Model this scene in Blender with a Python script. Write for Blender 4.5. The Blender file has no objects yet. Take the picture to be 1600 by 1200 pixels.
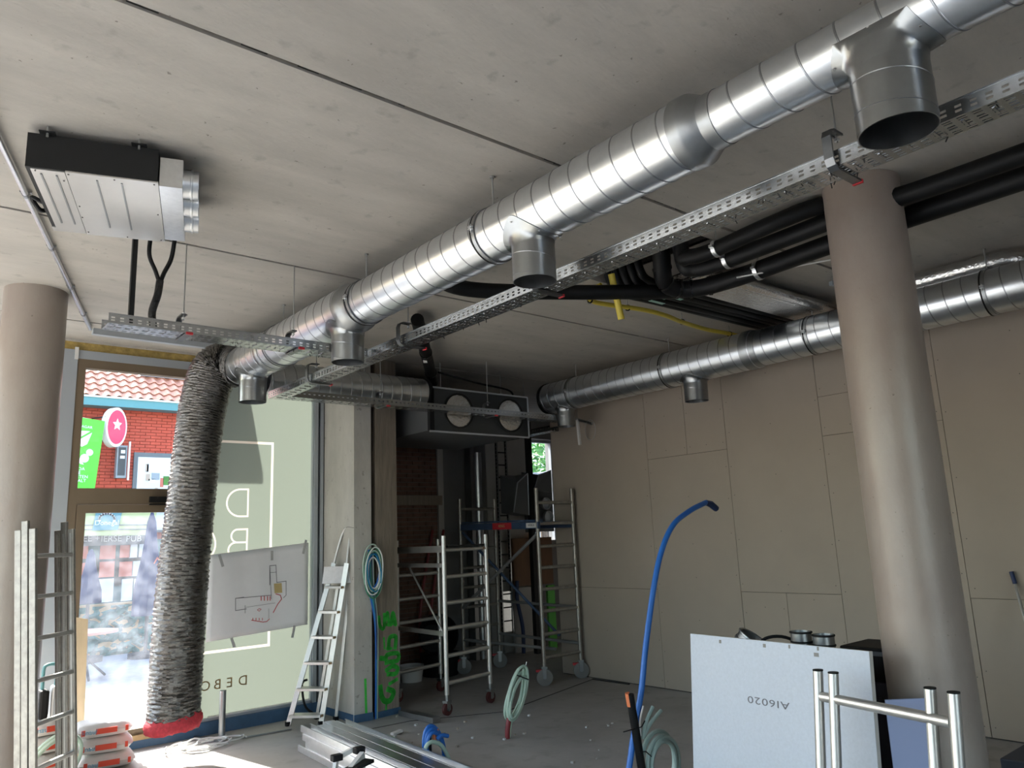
import bpy, math, random
import numpy as np
from mathutils import Vector, Matrix
random.seed(7)
S = bpy.context.scene
COL = S.collection

# ------------------------------------------------------------------ camera
FPX = 1195.0
HC = 1.75
R = np.array([[0.76770, -0.09522, -0.63369], [-0.63940, -0.17866, -0.74784], [-0.04200, 0.97929, -0.19805]])
_v1 = np.array([-1020., -285., -FPX]); _v1 /= np.linalg.norm(_v1)
_v2 = np.array([1439., -180., -FPX]); _v2 -= _v1 * (_v1 @ _v2); _v2 /= np.linalg.norm(_v2)
R = np.array([_v2, _v1, np.cross(_v2, _v1)])          # rows: world X, Y, Z in camera space
cam_d = bpy.data.cameras.new('camera'); cam = bpy.data.objects.new('camera', cam_d); COL.objects.link(cam)
cam_d.sensor_fit = 'HORIZONTAL'; cam_d.sensor_width = 36.0; cam_d.lens = FPX / 1600 * 36.0
cam_d.clip_start = 0.05; cam_d.clip_end = 300
M = Matrix([list(r) for r in R]).to_4x4(); M.translation = Vector((0, 0, HC)); cam.matrix_world = M
S.camera = cam

# ------------------------------------------------------------------ sky, sun, exposure
W = bpy.data.worlds.new('sky'); S.world = W; W.use_nodes = True
wn = W.node_tree.nodes; wl = W.node_tree.links
sky = wn.new('ShaderNodeTexSky'); sky.sky_type = 'NISHITA'; sky.sun_disc = False
SUN = Vector((0.17, -1.0, -0.85)).normalized()         # direction the sunlight travels
sky.sun_elevation = math.asin(-SUN.z); sky.sun_rotation = math.atan2(-SUN.x, -SUN.y)
sky.air_density = 1.2; sky.dust_density = 2.5; sky.ozone_density = 1.0
wl.new(sky.outputs[0], wn['Background'].inputs[0]); wn['Background'].inputs[1].default_value = 0.55
sd = bpy.data.lights.new('sun', 'SUN'); sd.energy = 13.0; sd.angle = math.radians(0.6); sd.color = (1.0, 0.95, 0.87)
so = bpy.data.objects.new('sun', sd); COL.objects.link(so); so.rotation_euler = SUN.to_track_quat('-Z', 'Y').to_euler(); so.location = (0, 20, 20)
S.view_settings.view_transform = 'Standard'; S.view_settings.look = 'None'; S.view_settings.gamma = 1.0
S.view_settings.use_curve_mapping = False
S.view_settings.exposure = 1.15
S.cycles.use_denoising = True
S.cycles.max_bounces = 10; S.cycles.diffuse_bounces = 6; S.cycles.glossy_bounces = 4; S.cycles.transparent_max_bounces = 12
S.cycles.sample_clamp_indirect = 6.0; S.cycles.caustics_reflective = False; S.cycles.caustics_refractive = False

def portal(loc, rot, sx, sy):                          # sampling aid in a modelled opening, gives no light itself
    d = bpy.data.lights.new('window_portal', 'AREA'); d.shape = 'RECTANGLE'; d.size = sx; d.size_y = sy
    d.cycles.is_portal = True
    o = bpy.data.objects.new('window_portal', d); COL.objects.link(o); o.location = loc; o.rotation_euler = rot
portal((0.3, 8.4, 1.9), (-math.pi / 2, 0, 0), 7.4, 3.5)
portal((.7, -5.3, 1.9), (math.pi / 2, 0, 0), 4.3, 3.5)
portal((-3.8, 3.75, 1.9), (0, -math.pi / 2, 0), 3.5, 8.6)

# ------------------------------------------------------------------ pixel -> world (photo frame 1600x1200)
def ray(x, y): return R @ np.array([x - 800., -(y - 600.), -FPX])
def _p(d, t): return Vector((float(d[0] * t), float(d[1] * t), float(HC + d[2] * t)))
def PZ(x, y, z): d = ray(x, y); return _p(d, (z - HC) / d[2])
def PX(x, y, v): d = ray(x, y); return _p(d, v / d[0])
def PY(x, y, v): d = ray(x, y); return _p(d, v / d[1])
def V(*a): return Vector(a)
EX, EY, EZ = V(1, 0, 0), V(0, 1, 0), V(0, 0, 1)

# ------------------------------------------------------------------ materials
MAT = {}
def mat(name, col, rough=0.6, metal=0.0, var=0.0, scale=6.0, stretch=(1, 1, 1), bump=0.0, bscale=40.0, col2=None, spec=0.5, detail=5.0, rvar=0.0):
    m = bpy.data.materials.new(name); m.use_nodes = True; MAT[name] = m
    n = m.node_tree.nodes; l = m.node_tree.links; b = n['Principled BSDF']
    c = tuple(col) + (1,)
    b.inputs['Base Color'].default_value = c; b.inputs['Roughness'].default_value = rough; b.inputs['Metallic'].default_value = metal
    b.inputs['Specular IOR Level'].default_value = spec
    if var or bump or col2 or rvar:
        tc = n.new('ShaderNodeNewGeometry'); mp = n.new('ShaderNodeMapping'); mp.inputs['Scale'].default_value = stretch
        l.new(tc.outputs['Position'], mp.inputs['Vector'])
        nz = n.new('ShaderNodeTexNoise'); nz.inputs['Scale'].default_value = scale; nz.inputs['Detail'].default_value = detail
        nz.inputs['Roughness'].default_value = 0.65
        l.new(mp.outputs[0], nz.inputs['Vector'])
        if var or col2:
            r = n.new('ShaderNodeValToRGB'); r.color_ramp.elements[0].position = 0.3; r.color_ramp.elements[1].position = 0.7
            c2 = col2 if col2 else tuple(min(1, x * (1 + var)) for x in col)
            c1 = col if col2 else tuple(x * (1 - var) for x in col)
            r.color_ramp.elements[0].color = tuple(c1) + (1,); r.color_ramp.elements[1].color = tuple(c2) + (1,)
            l.new(nz.outputs['Fac'], r.inputs[0]); l.new(r.outputs[0], b.inputs['Base Color'])
        if rvar:
            mr = n.new('ShaderNodeMapRange'); mr.inputs['To Min'].default_value = max(0.03, rough - rvar); mr.inputs['To Max'].default_value = rough + rvar
            l.new(nz.outputs['Fac'], mr.inputs['Value']); l.new(mr.outputs[0], b.inputs['Roughness'])
        if bump:
            n2 = n.new('ShaderNodeTexNoise'); n2.inputs['Scale'].default_value = bscale; n2.inputs['Detail'].default_value = 4
            l.new(mp.outputs[0], n2.inputs['Vector'])
            bp = n.new('ShaderNodeBump'); bp.inputs['Strength'].default_value = bump; bp.inputs['Distance'].default_value = 0.01
            l.new(n2.outputs['Fac'], bp.inputs['Height']); l.new(bp.outputs[0], b.inputs['Normal'])
    return m
def spots(name, scale, lo, hi, col, fac=0.8):           # stains / pits with a shape of their own, on top of a material
    m = MAT[name]; n = m.node_tree.nodes; l = m.node_tree.links; b = n['Principled BSDF']
    tc = n.new('ShaderNodeNewGeometry'); nz = n.new('ShaderNodeTexNoise'); nz.inputs['Scale'].default_value = scale; nz.inputs['Detail'].default_value = 6
    l.new(tc.outputs['Position'], nz.inputs['Vector'])
    mr = n.new('ShaderNodeMapRange'); mr.inputs['From Min'].default_value = lo; mr.inputs['From Max'].default_value = hi; mr.inputs['To Max'].default_value = fac
    l.new(nz.outputs['Fac'], mr.inputs['Value'])
    mx = n.new('ShaderNodeMix'); mx.data_type = 'RGBA'; l.new(mr.outputs[0], mx.inputs['Factor'])
    src = b.inputs['Base Color'].links[0].from_socket if b.inputs['Base Color'].links else None
    if src: l.new(src, mx.inputs['A'])
    else: mx.inputs['A'].default_value = b.inputs['Base Color'].default_value
    mx.inputs['B'].default_value = tuple(col) + (1,); l.new(mx.outputs['Result'], b.inputs['Base Color'])
def glassmat(name, tint, refl=0.08, haze=None, hz=0.1):
    m = bpy.data.materials.new(name); m.use_nodes = True; MAT[name] = m
    n = m.node_tree.nodes; l = m.node_tree.links; n.remove(n['Principled BSDF']); out = n['Material Output']
    t = n.new('ShaderNodeBsdfTransparent'); t.inputs[0].default_value = tuple(tint) + (1,)
    g = n.new('ShaderNodeBsdfGlossy'); g.inputs['Roughness'].default_value = 0.01
    fr = _fres(n, l)
    mx = n.new('ShaderNodeMixShader'); l.new(fr.outputs[0], mx.inputs[0]); l.new(t.outputs[0], mx.inputs[1]); l.new(g.outputs[0], mx.inputs[2])
    if haze:
        d = n.new('ShaderNodeBsdfTranslucent'); d.inputs[0].default_value = tuple(haze) + (1,)
        nz = n.new('ShaderNodeTexNoise'); nz.inputs['Scale'].default_value = 9; nz.inputs['Detail'].default_value = 8
        tc = n.new('ShaderNodeNewGeometry'); l.new(tc.outputs['Position'], nz.inputs['Vector'])
        mr = n.new('ShaderNodeMapRange'); mr.inputs['From Min'].default_value = .35; mr.inputs['From Max'].default_value = .75; mr.inputs['To Min'].default_value = hz * .5; mr.inputs['To Max'].default_value = hz * 1.8
        l.new(nz.outputs['Fac'], mr.inputs['Value'])
        m2 = n.new('ShaderNodeMixShader'); l.new(mr.outputs[0], m2.inputs[0]); l.new(mx.outputs[0], m2.inputs[1]); l.new(d.outputs[0], m2.inputs[2]); mx = m2
    l.new(mx.outputs[0], out.inputs[0]); return m
def _fres(n, l):
    g = n.new('ShaderNodeNewGeometry'); m = n.new('ShaderNodeMapRange'); m.inputs['To Min'].default_value = 1.45; m.inputs['To Max'].default_value = 1 / 1.45
    l.new(g.outputs['Backfacing'], m.inputs['Value']); fr = n.new('ShaderNodeFresnel'); l.new(m.outputs[0], fr.inputs[0]); return fr
def filmmat(name, col, trans):
    m = bpy.data.materials.new(name); m.use_nodes = True; MAT[name] = m
    n = m.node_tree.nodes; l = m.node_tree.links; n.remove(n['Principled BSDF']); out = n['Material Output']
    d = n.new('ShaderNodeBsdfDiffuse'); d.inputs[0].default_value = tuple(col) + (1,)
    t = n.new('ShaderNodeBsdfTranslucent'); t.inputs[0].default_value = tuple(trans) + (1,)
    a = n.new('ShaderNodeMixShader'); a.inputs[0].default_value = 0.5; l.new(d.outputs[0], a.inputs[1]); l.new(t.outputs[0], a.inputs[2])
    g = n.new('ShaderNodeBsdfGlossy'); g.inputs['Roughness'].default_value = 0.02
    fr = _fres(n, l)
    mx = n.new('ShaderNodeMixShader'); l.new(fr.outputs[0], mx.inputs[0]); l.new(a.outputs[0], mx.inputs[1]); l.new(g.outputs[0], mx.inputs[2])
    l.new(mx.outputs[0], out.inputs[0]); return m

mat('ceiling_concrete', (.45, .42, .375), .75, var=.13, scale=1.6, stretch=(.6, 2.2, 1), bump=.25, bscale=30, spec=.35, detail=8)
spots('ceiling_concrete', 9.0, .62, .72, (.30, .28, .25), .5); spots('ceiling_concrete', 26, .70, .74, (.17, .15, .13), .8)
mat('joint_filler', (.045, .04, .035), .95, var=.5, scale=40)
mat('column_concrete', (.37, .32, .275), .34, col2=(.30, .24, .205), scale=2.2, stretch=(1, 1, .45), bump=.12, bscale=60, spec=.5, rvar=.12)
spots('column_concrete', 42, .71, .74, (.16, .13, .11), .8)
mat('floor_concrete', (.42, .40, .375), .55, var=.16, scale=1.3, bump=.18, bscale=26, detail=9, spec=.4)
spots('floor_concrete', 5.0, .56, .68, (.31, .29, .26), .6); spots('floor_concrete', 60, .70, .75, (.62, .60, .57), .8)
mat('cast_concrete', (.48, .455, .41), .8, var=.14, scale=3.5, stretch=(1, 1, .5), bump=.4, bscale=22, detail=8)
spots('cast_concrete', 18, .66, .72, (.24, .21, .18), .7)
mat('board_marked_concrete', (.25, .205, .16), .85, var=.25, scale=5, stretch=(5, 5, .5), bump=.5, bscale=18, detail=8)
mat('plasterboard', (.385, .325, .265), .85, var=.05, scale=1.1, bump=.05, bscale=120)
mat('dark_gap', (.05, .045, .04), .95)
mat('screw', (.10, .09, .085), .6)
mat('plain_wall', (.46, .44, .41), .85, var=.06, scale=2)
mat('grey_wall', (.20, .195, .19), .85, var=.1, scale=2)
mat('galv', (.70, .72, .74), .30, 1.0, var=.05, scale=14, bump=.03, bscale=60, rvar=.05)
mat('galv_seam', (.38, .39, .41), .40, 1.0)
mat('galv_dull', (.36, .37, .375), .38, 1.0, var=.08, scale=9, rvar=.08)
mat('galv_spigot', (.36, .37, .37), .30, 1.0, var=.08, scale=9, rvar=.06)
mat('galv_bright', (.80, .81, .82), .34, 1.0, var=.06, scale=30)
mat('tray_steel', (.50, .51, .52), .24, 1.0, var=.08, scale=20, rvar=.06)
mat('stud_steel', (.74, .77, .80), .30, 1.0, var=.05, scale=20)
mat('bracket_steel', (.20, .205, .21), .35, 1.0, var=.1, scale=20); mat('caster_red', (.09, .022, .02), .5)
mat('unit_sheet', (.66, .645, .62), .38, .9, var=.04, scale=4)
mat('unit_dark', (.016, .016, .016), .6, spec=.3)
mat('black_rubber', (.006, .006, .0065), .6, spec=.3)
mat('black_pipe', (.006, .006, .0065), .5, var=.2, scale=12, spec=.25)
mat('black_tape', (.010, .010, .011), .25, bump=.6, bscale=60)
mat('foil', (.72, .71, .69), .24, 1.0, var=.08, scale=20, bump=.7, bscale=38)
mat('flex_foil', (.20, .19, .18), .20, 1.0, var=.3, scale=30, stretch=(1, 1, 3), bump=.6, bscale=60)
mat('rod_steel', (.42, .42, .41), .45, .9)
mat('red_plastic', (.50, .03, .04), .45)
mat('red_wool', (.55, .045, .06), .8, var=.25, scale=30, bump=.6, bscale=60)
mat('yellow_pipe', (.66, .52, .06), .4)
mat('teal_label', (.32, .52, .46), .6)
mat('alu', (.62, .61, .585), .38, .85, var=.07, scale=14, rvar=.08)
mat('alu_worn', (.38, .355, .32), .46, .75, var=.2, scale=18, rvar=.1)
mat('alu_profile', (.52, .55, .58), .4, .5)
mat('frame_grey', (.40, .43, .46), .45, .2)
mat('frame_brown', (.19, .14, .09), .5, .15, var=.04, scale=3)
mat('tan_timber', (.44, .29, .14), .6, var=.15, scale=8)
mat('pale_timber', (.62, .47, .30), .65, var=.12, scale=7, stretch=(1, 1, .2))
mat('mineral_wool', (.42, .30, .10), .95, var=.35, scale=14, bump=.8, bscale=40)
mat('blue_membrane', (.05, .115, .21), .5, var=.15, scale=8)
mat('blue_beam', (.05, .085, .16), .45, .1, var=.15, scale=8)
mat('blue_hose', (.02, .14, .50), .38)
mat('dark_blue', (.012, .03, .10), .5)
mat('mint_cable', (.47, .60, .50), .42)
mat('sage_cable', (.40, .52, .49), .42)
mat('white_cable', (.80, .80, .78), .45)
mat('green_cable', (.04, .22, .12), .45)
mat('cyan_cable', (.02, .24, .42), .45)
mat('orange_plastic', (.72, .20, .08), .5)
mat('brown_red', (.24, .03, .035), .5)
mat('white_plastic', (.72, .71, .69), .5)
mat('caster_grey', (.20, .195, .185), .5)
mat('board_face', (.50, .545, .62), .55, .2, var=.05, scale=60, bump=.06, bscale=200)
mat('board_edge', (.62, .58, .52), .8)
mat('blue_sheet', (.33, .38, .58), .5)
mat('crate_dark', (.055, .06, .085), .6)
mat('paint_green', (.05, .55, .06), .7, var=.2, scale=25)
mat('brick_old', (.16, .085, .06), .9, var=.3, scale=6, bump=.4, bscale=30)
mat('mortar_old', (.17, .14, .12), .95)
mat('bag_paper', (.72, .70, .67), .55, var=.05, scale=9, bump=.35, bscale=14)
mat('bag_red', (.70, .07, .03), .55)
mat('bag_blue', (.09, .36, .55), .55)
mat('cream_letter', (.86, .80, .68), .6)
mat('gold_letter', (.62, .45, .22), .5)
mat('plan_paper', (.86, .86, .88), .7, var=.03, scale=3, bump=.25, bscale=5)
mat('ink', (.16, .16, .18), .8)
mat('ink_red', (.58, .12, .13), .8)
mat('ink_ochre', (.55, .43, .20), .8)
mat('tape', (.45, .45, .45), .5)
mat('wood_door', (.16, .075, .03), .6, var=.2, scale=6, stretch=(1, 1, .2))
mat('lime_panel', (.10, .42, .06), .6)
mat('soil', (.03, .028, .025), .95, var=.4, scale=20, bump=.8, bscale=20)
# outside
mat('paving', (.34, .33, .325), .9, var=.12, scale=5)
mat('brick_red', (.52, .085, .05), .85, var=.14, scale=5, bump=.15, bscale=30)
mat('mortar_red', (.46, .16, .12), .95)
mat('fascia_teal', (.10, .27, .29), .5)
mat('roof_tile', (.62, .27, .17), .6, var=.15, scale=3)
mat('roof_tile_old', (.40, .20, .12), .7, var=.2, scale=3)
mat('lead', (.30, .33, .36), .5)
mat('skylight_glass', (.08, .06, .07), .15)
mat('flag_green', (.12, .62, .05), .7)
mat('white_paint', (.82, .82, .80), .6)
mat('sign_red', (.62, .03, .10), .4)
mat('sign_dark', (.05, .05, .055), .4)
mat('menu_paper', (.50, .38, .30), .6)
mat('pub_teal', (.035, .12, .12), .5)
mat('awning_lime', (.48, .52, .24), .7)
mat('sign_grey', (.14, .15, .16), .6)
mat('pane_red', (.55, .15, .10), .4)
mat('pane_white', (.66, .70, .74), .3)
mat('parasol_navy', (.035, .045, .10), .8, var=.15, scale=5)
mat('hedge_teal', (.05, .15, .13), .9, var=.5, scale=9, bump=.6, bscale=20)
mat('table_wood', (.58, .30, .25), .6)
mat('iron', (.04, .042, .05), .5)
mat('leaf', (.10, .26, .05), .7, var=.4, scale=4)
mat('bark', (.10, .07, .05), .9)
mat('white_wall', (.78, .77, .74), .8)
glassmat('clear_glass', (.94, .96, .96)); glassmat('door_glass', (.90, .93, .95), haze=(.75, .80, .9), hz=.03)
filmmat('green_film', (.20, .235, .20), (.088, .104, .088)); filmmat('film_letter', (.60, .54, .44), (.34, .31, .26)); filmmat('film_gold', (.45, .32, .15), (.30, .2, .08))

# ------------------------------------------------------------------ mesh builder
class MB:
    def __init__(s): s.v = []; s.f = []
    def add(s, vs, fs):
        o = len(s.v); s.v += [Vector(v) for v in vs]; s.f += [tuple(i + o for i in f) for f in fs]; return s
    def hexa(s, p):    # 8 points: bottom 0-3 ccw, top 4-7
        return s.add(p, [(3, 2, 1, 0), (4, 5, 6, 7), (0, 1, 5, 4), (1, 2, 6, 5), (2, 3, 7, 6), (3, 0, 4, 7)])
    def box(s, x0, x1, y0, y1, z0, z1):
        return s.hexa([(x0, y0, z0), (x1, y0, z0), (x1, y1, z0), (x0, y1, z0), (x0, y0, z1), (x1, y0, z1), (x1, y1, z1), (x0, y1, z1)])
    def obox(s, c, a, b, d):   # centre + three half-vectors
        c = Vector(c); a = Vector(a); b = Vector(b); d = Vector(d)
        return s.hexa([c - a - b - d, c + a - b - d, c + a + b - d, c - a + b - d, c - a - b + d, c + a - b + d, c + a + b + d, c - a + b + d])
    def bar(s, p, q, w, t, up=(0, 0, 1)):   # rectangular bar from p to q, w wide (across), t thick (along up)
        p = Vector(p); q = Vector(q); d = (q - p); L = d.length; d.normalize(); u = Vector(up)
        side = d.cross(u)
        if side.length < 1e-4: side = d.cross(V(1, 0, 0))
        side.normalize(); u = side.cross(d).normalized()
        return s.obox((p + q) / 2, d * L / 2, side * w / 2, u * t / 2)
    def tube(s, pts, r, n=10, closed=False, caps=True):
        pts = [Vector(p) for p in pts]; m = len(pts); rr = r if isinstance(r, (list, tuple)) else [r] * m
        T = []
        for i in range(m):
            a = pts[(i - 1) % m] if (closed or i > 0) else pts[i]; b = pts[(i + 1) % m] if (closed or i < m - 1) else pts[i]
            t = (b - a); T.append(t.normalized() if t.length > 1e-9 else V(0, 0, 1))
        u = T[0].orthogonal().normalized(); vs = []
        for i in range(m):
            u = (u - T[i] * u.dot(T[i])); u = u.normalized() if u.length > 1e-6 else T[i].orthogonal().normalized()
            w = T[i].cross(u)
            for k in range(n):
                a = 2 * math.pi * k / n; vs.append(pts[i] + (u * math.cos(a) + w * math.sin(a)) * rr[i])
        fs = []
        for i in range(m if closed else m - 1):
            j = (i + 1) % m
            for k in range(n): fs.append((i * n + k, i * n + (k + 1) % n, j * n + (k + 1) % n, j * n + k))
        if caps and not closed: fs.append(tuple(range(n - 1, -1, -1))); fs.append(tuple(range((m - 1) * n, m * n)))
        return s.add(vs, fs)
    def cyl(s, p, q, r, r2=None, n=20, caps=True): return s.tube([p, q], [r, r if r2 is None else r2], n, caps=caps)
    def lathe(s, c, axis, prof, n=32, a0=0, a1=2 * math.pi):   # prof: (dist along axis, radius)
        c = Vector(c); ax = Vector(axis).normalized(); u = ax.orthogonal().normalized(); w = ax.cross(u); vs = []; full = abs(a1 - a0 - 2 * math.pi) < 1e-6
        cnt = n if full else n + 1
        for (h, r) in prof:
            for k in range(cnt):
                a = a0 + (a1 - a0) * k / n; vs.append(c + ax * h + (u * math.cos(a) + w * math.sin(a)) * r)
        fs = []
        for i in range(len(prof) - 1):
            for k in range(n):
                k2 = (k + 1) % cnt; fs.append((i * cnt + k, i * cnt + k2, (i + 1) * cnt + k2, (i + 1) * cnt + k))
        return s.add(vs, fs)
    def prism(s, poly, z0, z1):
        n = len(poly); vs = [(x, y, z0) for x, y in poly] + [(x, y, z1) for x, y in poly]
        return s.add(vs, [tuple(range(n - 1, -1, -1)), tuple(range(n, 2 * n))] + [(i, (i + 1) % n, n + (i + 1) % n, n + i) for i in range(n)])
    def slab(s, pts, nrm):   # thick polygon: outline points, extruded by nrm
        n = len(pts); pts = [Vector(p) for p in pts]; nrm = Vector(nrm)
        return s.add(pts + [p + nrm for p in pts], [tuple(range(n - 1, -1, -1)), tuple(range(n, 2 * n))] + [(i, (i + 1) % n, n + (i + 1) % n, n + i) for i in range(n)])
    def stroke(s, pts, w, nrm, t=0.0015, closed=False):   # flat ribbon of width w along pts, in the plane with normal nrm
        pts = [Vector(p) for p in pts]; nrm = Vector(nrm).normalized(); m = len(pts)
        for i in range(m if closed else m - 1):
            a, b = pts[i], pts[(i + 1) % m]; d = (b - a)
            if d.length < 1e-6: continue
            d.normalize(); side = d.cross(nrm).normalized()
            s.obox((a + b) / 2 + nrm * t / 2, (b - a) / 2 + d * w * .35, side * w / 2, nrm * t / 2)
        return s
    def build(s, name, m, parent=None, smooth=False, origin=None, ang=0.7, bevel=0.0, subd=0, solid=0.0):
        if parent is not None: off = root_loc(parent)
        elif origin is not None: off = Vector(origin)
        else:
            lo = [min(v[i] for v in s.v) for i in range(3)]; hi = [max(v[i] for v in s.v) for i in range(3)]
            off = V((lo[0] + hi[0]) / 2, (lo[1] + hi[1]) / 2, lo[2])
        me = bpy.data.meshes.new(name); me.from_pydata([v - off for v in s.v], [], s.f); me.materials.append(MAT[m])
        if smooth:
            me.polygons.foreach_set('use_smooth', [True] * len(me.polygons)); me.set_sharp_from_angle(angle=ang)
        me.update()
        o = bpy.data.objects.new(name, me); COL.objects.link(o)
        if parent is not None: o.parent = parent
        else: o.location = off
        if solid: k = o.modifiers.new('solid', 'SOLIDIFY'); k.thickness = solid; k.offset = 0
        if bevel: k = o.modifiers.new('bevel', 'BEVEL'); k.width = bevel; k.segments = 2; k.limit_method = 'ANGLE'
        if subd: k = o.modifiers.new('subd', 'SUBSURF'); k.levels = subd; k.render_levels = subd
        return o
def root_loc(o):
    v = Vector((0, 0, 0))
    while o is not None: v = v + o.location; o = o.parent
    return v
def tag(o, label=None, cat=None, group=None, kind=None):
    if label: o['label'] = label
    if cat: o['category'] = cat
    if group: o['group'] = group
    if kind: o['kind'] = kind
    return o
def thing(name, label, cat, loc, group=None):
    o = bpy.data.objects.new(name, None); COL.objects.link(o); o.location = loc; o.empty_display_size = .1
    return tag(o, label, cat, group)
def struct(o): o['kind'] = 'structure'; return o
def text(s, size, loc, right, up, m, parent=None, name='lettering', ext=0.001, align='CENTER', space=1.0, ys=1.0):
    cu = bpy.data.curves.new('txt', 'FONT'); cu.body = s; cu.size = size; cu.align_x = align; cu.align_y = 'CENTER'; cu.extrude = ext; cu.space_character = space; cu.resolution_u = 3
    t = bpy.data.objects.new('txt', cu); COL.objects.link(t); dg = bpy.context.evaluated_depsgraph_get()
    me = t.evaluated_get(dg).to_mesh(); mb = MB(); r = Vector(right).normalized(); u = Vector(up).normalized(); nn = r.cross(u); L = Vector(loc)
    mb.add([L + r * v.co.x + u * v.co.y * ys + nn * v.co.z for v in me.vertices], [tuple(p.vertices) for p in me.polygons])
    bpy.data.objects.remove(t); bpy.data.curves.remove(cu)
    return mb.build(name, m, parent)
def spline(P, n=8):   # Catmull-Rom through points
    P = [Vector(p) for p in P]; out = []
    Q = [P[0] * 2 - P[1]] + P + [P[-1] * 2 - P[-2]]
    for i in range(1, len(Q) - 2):
        a, b, c, d = Q[i - 1:i + 3]
        for k in range(n):
            t = k / n; out.append(.5 * ((2 * b) + (c - a) * t + (2 * a - 5 * b + 4 * c - d) * t * t + (3 * b - a - 3 * c + d) * t ** 3))
    return out + [P[-1]]

# ================================================================== THE ROOM
CE = 3.8; XW = 7.17; YF = 8.12; XL = -3.6; YR = -5.0
floor = struct(MB().box(XL - .3, 9.9, YR - .3, 8.37, -.3, 0).box(3.99, 9.9, 8.37, 10.1, -.3, 0).build('floor', 'floor_concrete'))
mb = MB(); fl = [PZ(560, 1143, 0), PZ(640, 1127, 0), PZ(790, 1112, 0), PZ(925, 1062, 0)]
mb.stroke([p for p in fl], .016, EZ, .0025); mb.build('floor_joint', 'dark_gap', floor)
mb = MB()
mb.bar(PZ(926, 1061, .006), PZ(983, 1069, .006), .03, .012); mb.build('floor_strip', 'dark_gap', floor)

ceiling = struct(MB().box(XL - .3, 9.9, YR - .3, 8.37, CE + .22, CE + .45).box(3.99, 9.9, 8.37, 10.1, CE + .22, CE + .45).build('ceiling', 'joint_filler'))
HX0, HX1, HY0, HY1 = 4.28, 4.92, 3.02, 4.12              # shaft opening the black pipes come out of
ys = [YR - .3, -4.03, -1.74, .55, 2.842, 5.131, 7.43, 10.1]
for a, b in zip(ys[:-1], ys[1:]):
    mb = MB(); y0, y1 = a + .014, b - .014; z0, z1 = CE, CE + .22
    if a < HY0 < b:
        mb.box(XL - .3, HX0, y0, y1, z0, z1); mb.box(HX1, 9.9, y0, y1, z0, z1); mb.box(HX0, HX1, y0, HY0, z0, z1); mb.box(HX0, HX1, HY1, y1, z0, z1)
    elif b > 9: mb.box(XL - .3, 9.9, y0, 8.37, z0, z1); mb.box(3.99, 9.9, 8.37, y1, z0, z1)
    else: mb.box(XL - .3, 9.9, y0, y1, z0, z1)
    mb.build('ceiling_slab', 'ceiling_concrete', ceiling)
    if b < 9:
        mb = MB(); x = XL                                   # crumbly filler hanging in the joint
        while x < XW:
            w = random.uniform(.03, .12); mb.box(x, x + w, b - .014, b + .014, CE + random.uniform(.006, .05), CE + .2); x += w
        tag(mb.build('joint_filler', 'joint_filler', ceiling), kind='stuff')
mb = MB()
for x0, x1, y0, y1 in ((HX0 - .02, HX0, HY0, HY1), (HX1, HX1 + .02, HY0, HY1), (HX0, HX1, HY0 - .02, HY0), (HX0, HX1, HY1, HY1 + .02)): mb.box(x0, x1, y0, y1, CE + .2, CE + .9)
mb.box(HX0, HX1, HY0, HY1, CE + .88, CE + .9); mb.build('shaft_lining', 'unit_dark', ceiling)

# ---- right wall, clad with plasterboard sheets
wr = struct(MB().box(XW + .0125, XW + .13, YR - .12, 7.7, 0, CE).build('wall_right', 'dark_gap'))
PAN = [(6.01, 7.7, 1.1, CE), (6.01, 7.7, .01, 1.1), (5.42, 6.01, 2.61, CE), (4.885, 5.42, 2.61, CE), (4.885, 6.01, .01, 2.61),
       (3.78, 4.885, 1.1, CE), (4.36, 4.885, .01, 1.1), (3.78, 4.36, .01, 1.1), (3.2, 3.78, 3.0, CE), (3.2, 3.78, 2.61, 3.0), (2.66, 3.2, 2.61, CE), (2.66, 3.78, .01, 2.61),
       (1.4, 2.66, 1.1, CE), (1.4, 2.66, .01, 1.1), (.15, 1.4, .01, 2.61), (.15, 1.4, 2.61, CE), (-1.1, .15, 1.1, CE), (-1.1, .15, .01, 1.1), (-2.35, -1.1, .01, CE), (-3.6, -2.35, .01, CE), (YR, -3.6, .01, CE)]
g = .0022; scr = MB()
for a, b, c, d in PAN:
    gg = .004 if (abs(a - 3.78) < .01 and c > 2) or (abs(b - 4.885) < .01 and c < .1) or (abs(b - 2.66) < .01 and c < .1) else g
    MB().box(XW, XW + .0125, a + g, b - gg, c + g, d - g).build('plasterboard_sheet', 'plasterboard', wr)
    if b > 0:
        for yy in (a + .04, (a + b) / 2, b - .04):
            z = c + .08
            while z < d:
                p = V(XW, yy + random.uniform(-.01, .01), z); scr.obox(p, (.0012, 0, 0), (0, .004, 0), (0, 0, .004)); z += random.uniform(.3, .62)
tag(scr.build('screw_heads', 'screw', wr), kind='stuff')
struct(MB().box(XW + .13, 9.9, 7.55, 7.7, 0, CE).build('wall_service', 'grey_wall'))

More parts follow.
